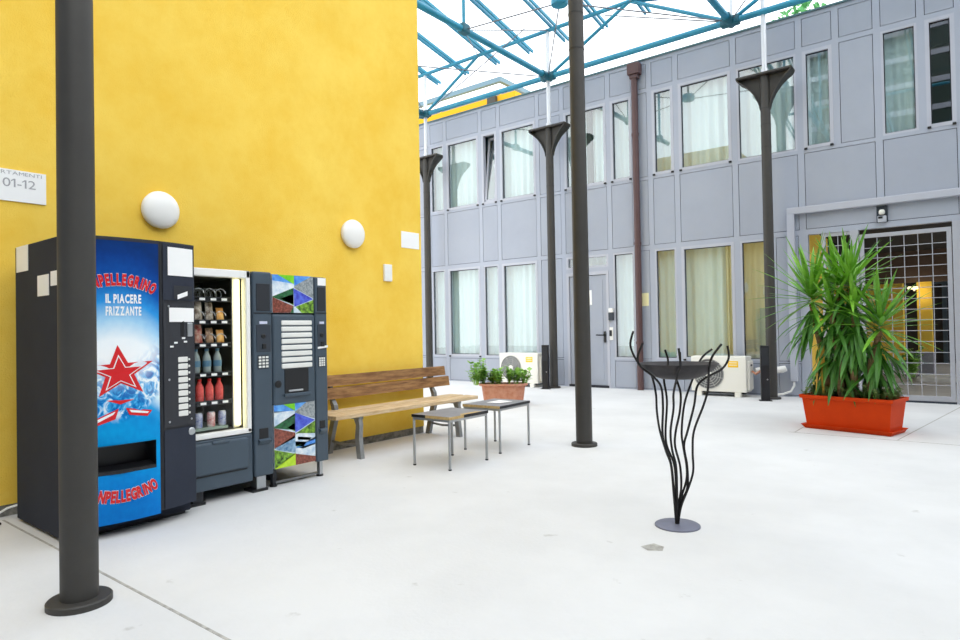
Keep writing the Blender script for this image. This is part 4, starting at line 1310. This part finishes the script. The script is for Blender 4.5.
m_ = tilted(-5.26, .562, .675, .035, SY0 + .02, SY1 - .03); m_.build('back_plank', M['wood'], bn)
m_ = tilted(-5.282, .692, .80, .035, SY0 + .02, SY1 - .08); m_.build('back_plank', M['wood'], bn)
for y in (4.20, 5.70):
    m_ = MB()
    m_.prism([(-4.80, y - .03, 0), (-4.86, y - .03, 0), (-4.885, y - .03, .2), (-4.87, y - .03, .33), (-4.91, y - .03, .41), (-4.83, y - .03, .41), (-4.815, y - .03, .33), (-4.825, y - .03, .2)], (0, .048, 0))
    m_.build('front_leg', M['alu'], bn)
    m_ = MB()
    m_.prism([(-5.35, y - .03, 0), (-5.29, y - .03, 0), (-5.24, y - .03, .2), (-5.17, y - .03, .41), (-5.24, y - .03, .41), (-5.295, y - .03, .22)], (0, .048, 0))
    m_.build('rear_leg', M['alu'], bn)
    m_ = MB(); m_.box(-5.23, -4.82, y - .025, y + .025, .385, .412); m_.build('seat_bracket', M['alu'], bn)
    m_ = MB()
    m_.prism([(-5.24, y - .025, .40), (-5.19, y - .025, .40), (-5.205, y - .025, .50), (-5.262, y - .025, .58), (-5.298, y - .025, .80), (-5.318, y - .025, .80), (-5.29, y - .025, .58), (-5.25, y - .025, .48)], (0, .05, 0))
    m_.build('back_support', M['alu'], bn)
    m_ = MB(); m_.tube([(-5.28, y, .13), (-5.1, y, .115), (-4.86, y, .13)], .014, 8); m_.build('stretcher', M['alu'], bn)


# ------------------------------------------------------------------ two small tables
def table(label, c, wx, wy, rz, style):
    t = thing('side_table', label, 'table', (c[0], c[1], 0), rz, 'small grey tables in front of the bench')
    hx, hy = wx / 2, wy / 2
    for sx in (-1, 1):
        for sy in (-1, 1):
            m_ = MB(); m_.tube([(sx * hx, sy * hy, 0.008), (sx * hx, sy * hy, .448)], .0125, 10); lg = m_.build('leg', M['steel'], t, smooth=True)
            m_ = MB(); m_.lathe([(.015, 0), (.015, .012)], (sx * hx, sy * hy, 0), 10); m_.build('foot_cap', M['black'], lg)
    m_ = MB()
    for sx in (-1, 1): m_.box(sx * hx - .01, sx * hx + .01, -hy, hy, .425, .447)
    for sy in (-1, 1): m_.box(-hx, hx, sy * hy - .01, sy * hy + .01, .425, .447)
    m_.build('apron', M['steel'], t)
    ex, ey = hx + .014, hy + .014
    m_ = MB(); m_.rbox(-ex, ex, -ey, ey, .447, .474, .003, 1); tp = m_.build('table_top', M['toptable'], t)
    e = .0025
    if style == 0:
        segs = [('black', -ex - e, -ex + .17, -ey - e, -ey), ('ply', -ex + .17, ex, -ey - e, -ey), ('ply', ex, ex + e, -ey, -ey + .2), ('black', ex, ex + e, -ey + .2, ey), ('ply', -ex - e, -ex, -ey, ey)]
    else:
        segs = [('ply', -ex, ex, -ey - e, -ey), ('black', ex, ex + e, -ey, ey), ('ply', -ex - e, -ex, -ey, ey)]
    for mm, x0_, x1_, y0_, y1_ in segs:
        m_ = MB(); m_.box(x0_, x1_, y0_, y1_, .448, .473); o = m_.build('edge_strip', M[mm], t)
        o['label'] = 'black edging' if mm == 'black' else 'bare board edge'
    if style == 0:
        m_ = MB(); m_.add([(ex - .06, -ey + .22, .4748), (ex, -ey + .16, .4748), (ex, ey - .1, .4748), (ex - .05, ey - .13, .4748)], [(0, 1, 2, 3)]); m_.build('chipped_patch', M['ply'], t)
    return t


table('small grey-topped table nearest the camera, with chipped edges, in front of the bench', (-3.963, 4.547), .43, .54, 0.01, 0)
table('small grey-topped table by the potted plant, with a white paper on it', (-4.065, 5.412), .435, .555, .05, 1)
pp = MB(); pp.add([(-.09, -.11, 0), (.08, -.10, .002), (.09, .11, 0), (-.08, .10, .003)], [(0, 1, 2, 3)]); pp.add([(-.09, -.11, -.002), (.08, -.10, 0), (.09, .11, -.002), (-.08, .10, 0)], [(3, 2, 1, 0)])
tag(pp.build('paper_sheet', M['paper'], loc=(-4.05, 5.44, .4765)), 'white sheet of paper lying on the second small table', 'paper')

# ------------------------------------------------------------------ terracotta trough with herbs
TR = math.radians(32)
tt = thing('potted_plant', 'terracotta trough of leafy green plants beside the far end of the bench', 'potted plant', (-6.23, 8.48, 0), TR)


def stadium(hx, hy, n=8):
    pts = []
    r = hy
    for c, a0 in ((hx - r, -PI / 2), (-(hx - r), PI / 2)):
        for i in range(n + 1):
            a = a0 + PI * i / n
            pts.append((c + r * math.cos(a), r * math.sin(a)))
    return pts


def trough(rings, cap_last=True):
    b = MB()
    o = []
    for hx, hy, z in rings:
        o.append([(x, y, z) for x, y in stadium(hx, hy)])
    n = len(o[0])
    vs_ = [p for r in o for p in r]
    fs = []
    for i in range(len(o) - 1):
        for k in range(n):
            k2 = (k + 1) % n
            fs.append((i * n + k, i * n + k2, (i + 1) * n + k2, (i + 1) * n + k))
    fs.append(tuple(reversed(range(n))))
    if cap_last: fs.append(tuple((len(o) - 1) * n + k for k in range(n)))
    b.add(vs_, fs)
    return b


trough([(.32, .14, .03), (.345, .155, .20), (.36, .165, .315), (.40, .19, .32), (.405, .192, .355), (.385, .175, .355), (.37, .165, .33)], False).build('trough', M['terracotta'], tt, smooth=True)
trough([(.37, .17, 0), (.43, .20, .035), (.42, .19, .04), (.36, .16, .02)], True).build('saucer', M['planter'], tt, smooth=True)
trough([(.372, .166, .32), (.372, .166, .335)], True).build('soil', M['soil'], tt)
rnd = random.Random(5)


def herb(cx, cy, z0, h_, n, spread, leaf, m_idx=0, lw=.5):
    b = MB()
    for s in range(n):
        a = rnd.uniform(0, 2 * PI); sp = rnd.uniform(0, spread)
        tip = Vector((cx + math.cos(a) * sp, cy + math.sin(a) * sp, z0 + h_ * rnd.uniform(.5, 1)))
        base = Vector((cx + math.cos(a) * sp * .3, cy + math.sin(a) * sp * .3, z0 - .01))
        b.tube([base, (base + tip) / 2 + Vector((0, 0, .02)), tip], .004, 4)
        for k in range(9):
            c = base.lerp(tip, .3 + .75 * k / 8)
            d1 = Vector((rnd.gauss(0, 1), rnd.gauss(0, 1), rnd.uniform(-.2, .8))).normalized()
            sd = d1.cross(Vector((0, 0, 1))).normalized() if abs(d1.z) < .95 else Vector((1, 0, 0))
            L = leaf * rnd.uniform(.6, 1.2)
            up = sd.cross(d1).normalized()
            b.add([c, c + d1 * L * .5 + sd * L * lw + up * .006, c + d1 * L, c + d1 * L * .5 - sd * L * lw + up * .006], [(0, 1, 2, 3)])
    return b


for cx, h_, n, sp in ((-.44, .34, 20, .24), (-.34, .40, 16, .14), (-.18, .25, 14, .16), (-.06, .24, 14, .15), (.10, .32, 9, .10), (.22, .26, 14, .14), (.33, .24, 12, .13)):
    herb(cx, rnd.uniform(-.05, .05), .335, h_, n, sp, .078).build('plant', M['herb'], tt)


# ------------------------------------------------------------------ air conditioner units
def ac_unit(label, loc, wd, rz, drum=0):
    t = thing('air_conditioner', label, 'air conditioner', loc, rz, 'outdoor air conditioner units')
    hz = .70 if drum else .72
    z0 = .08
    m_ = MB(); m_.rbox(-wd / 2, wd / 2, 0, .33, z0, hz, .015, 3); m_.build('casing', M['ac'], t)
    cx, cz, R = -wd / 2 + .31, (z0 + hz) / 2 + .0, .265
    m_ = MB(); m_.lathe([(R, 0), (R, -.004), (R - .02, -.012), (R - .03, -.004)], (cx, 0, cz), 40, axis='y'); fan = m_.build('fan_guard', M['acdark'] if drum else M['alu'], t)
    for k in range(6):
        r = .05 + k * .042
        b = MB(); b.tube([(cx + r * math.cos(a * PI / 16), -.012, cz + r * math.sin(a * PI / 16)) for a in range(33)], .006, 5, cap=False); b.build('guard_ring', M['acgrille'], fan)
    for k in range(8):
        a = k * PI / 4
        b = MB(); b.tube([(cx + .04 * math.cos(a), -.014, cz + .04 * math.sin(a)), (cx + R * math.cos(a + .5), -.014, cz + R * math.sin(a + .5))], .006, 5); b.build('guard_spoke', M['acgrille'], fan)
    b = MB(); b.lathe([(.06, 0), (.055, -.02), (.03, -.025)], (cx, 0, cz), 20, axis='y'); b.build('guard_hub', M['ac'], fan, smooth=True)
    b = MB(); b.box(wd / 2 - .30, wd / 2 - .13, -.003, .002, hz - .19, hz - .08); o = b.build('sticker', M['sticker'], t); o['label'] = 'yellow sticker'
    for k in range(2):
        b = MB(); b.box(wd / 2 - .28, wd / 2 - .15, -.004, .0, hz - .115 - k * .04, hz - .105 - k * .04); b.build('sticker_print', M['white'], o)
    b = MB(); b.rbox(wd / 2 - .005, wd / 2 + .045, .06, .28, z0 + .04, hz - .08, .015); b.build('valve_cover', M['ac'], t)
    b = MB(); b.box(wd / 2 + .04, wd / 2 + .048, .1, .2, hz - .17, hz - .14); b.build('grip', M['black'], t)
    for x in (-wd / 2 + .14, wd / 2 - .14):
        b = MB(); b.box(x - .05, x + .05, -.03, .36, 0, z0 + .002); b.build('foot', M['ac'], t)
    b = MB(); b.box(-wd / 2 + .06, wd / 2 - .05, .03, .3, z0 - .03, z0); b.build('base_rail', M['black'], t)
    return t


ac_unit('white air conditioner unit behind the terracotta trough', (-7.88, 11.28, 0), 1.0, 0)
ac_unit('white air conditioner unit behind the iron fire bowl', (-3.68, 11.36, 0), .95, 0, 1)
for x0_ in (-7.33,):
    pb = MB()
    pb.tube([(-7.315, 11.5, .38), (-7.26, 11.45, .36), (-7.22, 11.45, .2), (-7.22, 11.48, .06), (-7.25, 11.55, .03)], .022, 8)
    pb.tube([(-7.315, 11.55, .30), (-7.26, 11.52, .28), (-7.2, 11.52, .45), (-7.2, 11.6, .75)], .018, 8)
    tag(pb.build('refrigerant_pipe', M['galv'], smooth=True), 'pale pipes at the side of the air conditioner by the trough', 'pipe')
pb = MB(); pb.tube([(-3.145, 11.5, .44), (-3.08, 11.47, .40), (-2.98, 11.5, .47), (-2.9, 11.6, .49)], .022, 8)
tag(pb.build('refrigerant_pipe', M['terracotta'], smooth=True), 'brown pipe at the side of the air conditioner by the fire bowl', 'pipe')

for lab, x, y in (('black metal bollard in front of the post beside the air conditioner by the trough', -7.085, 11.12), ('black metal bollard in front of the post beside the air conditioner by the fire bowl', -2.825, 11.05)):
    t = thing('bollard', lab, 'bollard', (x, y, 0), math.radians(20), 'black bollards')
    m_ = MB(); m_.rbox(-.066, .066, -.06, .06, .01, .90, .006); m_.build('housing', M['bollard'], t)
    m_ = MB(); m_.box(-.095, .095, -.08, .08, 0, .012); m_.build('base_plate', M['bollard'], t)
    m_ = MB(); m_.rbox(-.05, .05, -.066, -.058, .58, .86, .003); m_.build('lens', M['recess'], t)
    m_ = MB(); m_.lathe([(.012, 0), (.01, -.006)], (.03, -.06, .35), 10, axis='y'); m_.build('screw', M['silver'], t)

# ------------------------------------------------------------------ iron fire bowl
fb = thing('fire_bowl', 'black wrought-iron fire bowl on a sheaf of wavy rods with a round grey base', 'fire bowl', (-1.532, 3.895, 0))
m_ = MB(); m_.lathe([(.137, 0), (.137, .008), (.132, .011), (.02, .014)], n=48); m_.build('base_plate', M['disc'], fb, smooth=True)
m_ = MB(); m_.lathe([(.03, .912), (.10, .918), (.165, .938), (.216, .975), (.242, 1.005), (.248, 1.014), (.240, 1.014), (.207, .985), (.155, .95), (.05, .935)], (.014, .018, 0), 48); m_.build('bowl', M['bowl'], fb, smooth=True)
RODS = [[(-0.208, -0.131, 1.22), (-0.224, -0.143, 1.128), (-0.192, -0.118, 1.029), (-0.154, -0.091, 0.977), (-0.121, -0.069, 0.942), (-0.097, -0.062, 0.828), (-0.092, -0.063, 0.712), (-0.078, -0.056, 0.592), (-0.05, -0.035, 0.465), (-0.027, -0.018, 0.377), (-0.017, -0.011, 0.214), (-0.007, -0.005, 0.013)],
        [(-0.113, -0.206, 1.146), (-0.138, -0.226, 1.066), (-0.127, -0.217, 1.004), (-0.08, -0.157, 0.946), (-0.047, -0.1, 0.875), (-0.046, -0.077, 0.754), (-0.057, -0.067, 0.595), (-0.048, -0.055, 0.5), (-0.022, -0.029, 0.392), (-0.012, -0.015, 0.215), (-0.004, -0.006, 0.013)],
        [(-0.125, 0.168, 1.092), (-0.111, 0.18, 1.022), (-0.109, 0.154, 0.957), (-0.109, 0.101, 0.902), (-0.07, 0.047, 0.772), (-0.064, -0.001, 0.586), (-0.055, -0.005, 0.492), (-0.018, 0.011, 0.379), (-0.007, 0.007, 0.23), (-0.007, 0.001, 0.011)],
        [(0.123, -0.236, 1.117), (0.13, -0.231, 1.017), (0.104, -0.203, 0.973), (0.08, -0.169, 0.928), (0.038, -0.114, 0.836), (0.026, -0.089, 0.741), (-0.005, -0.066, 0.6), (-0.005, -0.05, 0.485), (0.008, -0.023, 0.376), (0.006, -0.011, 0.217), (0.0, -0.008, 0.015)],
        [(-0.067, 0.281, 1.072), (-0.068, 0.28, 1.004), (-0.07, 0.229, 0.94), (-0.058, 0.186, 0.897), (-0.013, 0.134, 0.815), (-0.007, 0.097, 0.699), (-0.017, 0.049, 0.583), (-0.018, 0.034, 0.49), (0.01, 0.038, 0.365), (0.017, 0.03, 0.229), (0.001, 0.013, 0.116), (-0.002, 0.006, 0.011)],
        [(0.119, 0.361, 1.09), (0.083, 0.333, 1.058), (0.056, 0.311, 1.018), (0.043, 0.271, 0.954), (0.037, 0.207, 0.892), (0.019, 0.112, 0.751), (0.016, 0.062, 0.584), (0.025, 0.058, 0.49), (0.044, 0.058, 0.365), (0.043, 0.048, 0.273), (0.012, 0.02, 0.148), (0.001, 0.007, 0.011)],
        [(0.257, 0.236, 1.117), (0.261, 0.239, 1.038), (0.225, 0.208, 0.969), (0.151, 0.144, 0.92), (0.107, 0.102, 0.865), (0.091, 0.083, 0.745), (0.058, 0.052, 0.589), (0.039, 0.036, 0.495), (0.053, 0.045, 0.369), (0.051, 0.042, 0.231), (0.014, 0.013, 0.131), (0.002, 0.003, 0.012)],
        [(0.304, -0.027, 1.135), (0.259, -0.063, 1.061), (0.236, -0.055, 0.985), (0.196, 0.034, 0.855), (0.165, 0.038, 0.754), (0.105, 0.033, 0.595), (0.092, 0.038, 0.468), (0.088, 0.05, 0.341), (0.06, 0.034, 0.234), (0.022, 0.008, 0.121), (0.005, -0.003, 0.014)]]


def smooth_path(pts, n=6):
    P = [Vector(p) for p in pts]
    out = []
    for i in range(len(P) - 1):
        p0, p1, p2, p3 = P[max(0, i - 1)], P[i], P[i + 1], P[min(len(P) - 1, i + 2)]
        for k in range(n):
            t = k / n
            out.append(.5 * ((2 * p1) + (p2 - p0) * t + (2 * p0 - 5 * p1 + 4 * p2 - p3) * t * t + (3 * p1 - p0 - 3 * p2 + p3) * t ** 3))
    out.append(P[-1])
    return out


for r in RODS:
    r = r[:-1] + [(r[-1][0], r[-1][1], .009)]
    m_ = MB(); m_.tube(smooth_path(r), .0072, 8); m_.build('rod', M['iron'], fb, smooth=True)

# ------------------------------------------------------------------ planter with yucca
py = thing('potted_yucca', 'large bushy yucca in an orange rectangular planter in front of the gate', 'potted plant', (-1.225, 8.52, 0), math.radians(-13))


def rect_rings(rings):
    b = MB()
    vs_ = []
    for hx, hy, z in rings:
        vs_ += [(-hx, -hy, z), (hx, -hy, z), (hx, hy, z), (-hx, hy, z)]
    fs = [(3, 2, 1, 0)]
    for i in range(len(rings) - 1):
        for k in range(4):
            k2 = (k + 1) % 4
            fs.append((i * 4 + k, i * 4 + k2, i * 4 + 4 + k2, i * 4 + 4 + k))
    e = (len(rings) - 1) * 4
    fs.append((e, e + 1, e + 2, e + 3))
    b.add(vs_, fs)
    return b


rect_rings([(.44, .185, .03), (.475, .22, .355), (.495, .24, .36), (.50, .245, .40), (.485, .23, .40), (.475, .22, .375)]).build('planter_box', M['planter'], py)
rect_rings([(.455, .20, .0), (.485, .235, .045), (.49, .24, .05), (.475, .225, .05), (.445, .2, .03)]).build('saucer', M['planter'], py)
m_ = MB(); m_.box(-.472, .472, -.217, .217, .372, .385); m_.build('soil', M['soil'], py)
rnd = random.Random(11)


def blade(b, base, dirv, L, wd, droop, fold=.25):
    """sword leaf bending down along its length"""
    dirv = dirv.normalized()
    side = dirv.cross(Vector((0, 0, 1)))
    if side.length < .05: side = Vector((1, 0, 0))
    side.normalize()
    n = 7
    p = Vector(base); d = dirv.copy()
    vs_ = []
    for i in range(n + 1):
        t = i / n
        w_ = wd * (0.55 + 0.9 * t) * (1 - t ** 2.2) if t < 1 else 0.0008
        w_ = max(w_, .0008)
        up = side.cross(d).normalized()
        vs_ += [p - side * w_ + up * w_ * fold, p, p + side * w_ + up * w_ * fold]
        p = p + d * (L / n)
        d = (d + Vector((0, 0, -droop / n * (0.4 + 1.4 * t)))).normalized()
    fs = []
    for i in range(n):
        a = i * 3
        fs += [(a, a + 1, a + 4, a + 3), (a + 1, a + 2, a + 5, a + 4)]
    b.add(vs_, fs)


def rosette(c, n, L, emin, emax, m, name, droop=(.05, .45), wd=.030):
    b = MB()
    for k in range(n):
        az = k * 2.39996 + rnd.uniform(-.25, .25)
        t = k / max(1, n - 1)
        el = math.radians(emax + (emin - emax) * t + rnd.uniform(-7, 7))
        dv = Vector((math.cos(az) * math.cos(el), math.sin(az) * math.cos(el), math.sin(el)))
        blade(b, Vector(c) + Vector((0, 0, .10 * (1 - t))) + dv * .02, dv, L * rnd.uniform(.8, 1.12), wd * rnd.uniform(.85, 1.15), rnd.uniform(*droop))
    return b.build(name, m, py)


def skirt(c, n, L, m, name, zspan):
    b = MB()
    for k in range(n):
        az = rnd.uniform(0, 2 * PI)
        el = math.radians(rnd.uniform(-68, -15))
        dv = Vector((math.cos(az) * math.cos(el), math.sin(az) * math.cos(el), math.sin(el)))
        blade(b, Vector(c) + Vector((0, 0, -rnd.uniform(0, zspan))) + dv * .02, dv, L * rnd.uniform(.7, 1.1), .032 * rnd.uniform(.85, 1.2), rnd.uniform(.6, 1.6))
    return b.build(name, m, py)


heads = [(-.41, -.06, 1.50, 48, .70), (.02, -.02, 1.64, 46, .64), (.33, -.06, 1.16, 40, .62), (-.16, .10, 1.66, 34, .58), (-.14, -.14, 1.36, 26, .55), (.10, -.14, 1.34, 22, .5)]
for x, y, z, n, L in heads:
    b = MB()
    b.tube([(x * .55, y * .6, .36), (x * .7, y * .8, .8), (x, y, z)], [.042, .036, .03], 10); b.build('trunk', M['trunk'], py, smooth=True)
    rosette((x, y, z), n, L, -28, 78, M['leaf'], 'leaf_crown')
    if z > 1.5: skirt((x, y, z - .02), 34, .58, M['leafold'], 'drooping_leaves', .5)
    else: skirt((x, y, z - .02), 24, .52, M['leafold'], 'drooping_leaves', .35)
for x, y, z in ((-.25, 0, 1.0), (.05, .05, 1.05), (.22, 0, .9), (-.1, -.08, .95)):
    skirt((x, y, z), 20, .5, M['leafold'], 'drooping_leaves', .3)
b = MB()
for k in range(3): blade(b, (-.30 + .02 * k, -.12, .98), Vector((rnd.uniform(-.1, .1), -.12, -1)), .58, .02, .1)
o = b.build('dry_leaf', M['leafyellow'], py); o['label'] = 'yellowed hanging leaf'
b = MB()
for k in range(90):
    cx, cy = rnd.uniform(-.44, .44), rnd.uniform(-.2, .2)
    h_ = herb(cx, cy, .385, rnd.uniform(.06, .15), 2, .08, .045)
    b.add(h_.v, h_.f)
b.build('ground_cover', M['herb2'], py)
# shrub in the passage
sp_ = thing('shrub', 'small green shrub standing by the grey pillar base inside the passage', 'plant', (-1.28, 17.0, 0))
herb(0, 0, .02, .6, 22, .22, .12).build('foliage', M['herb'], sp_)
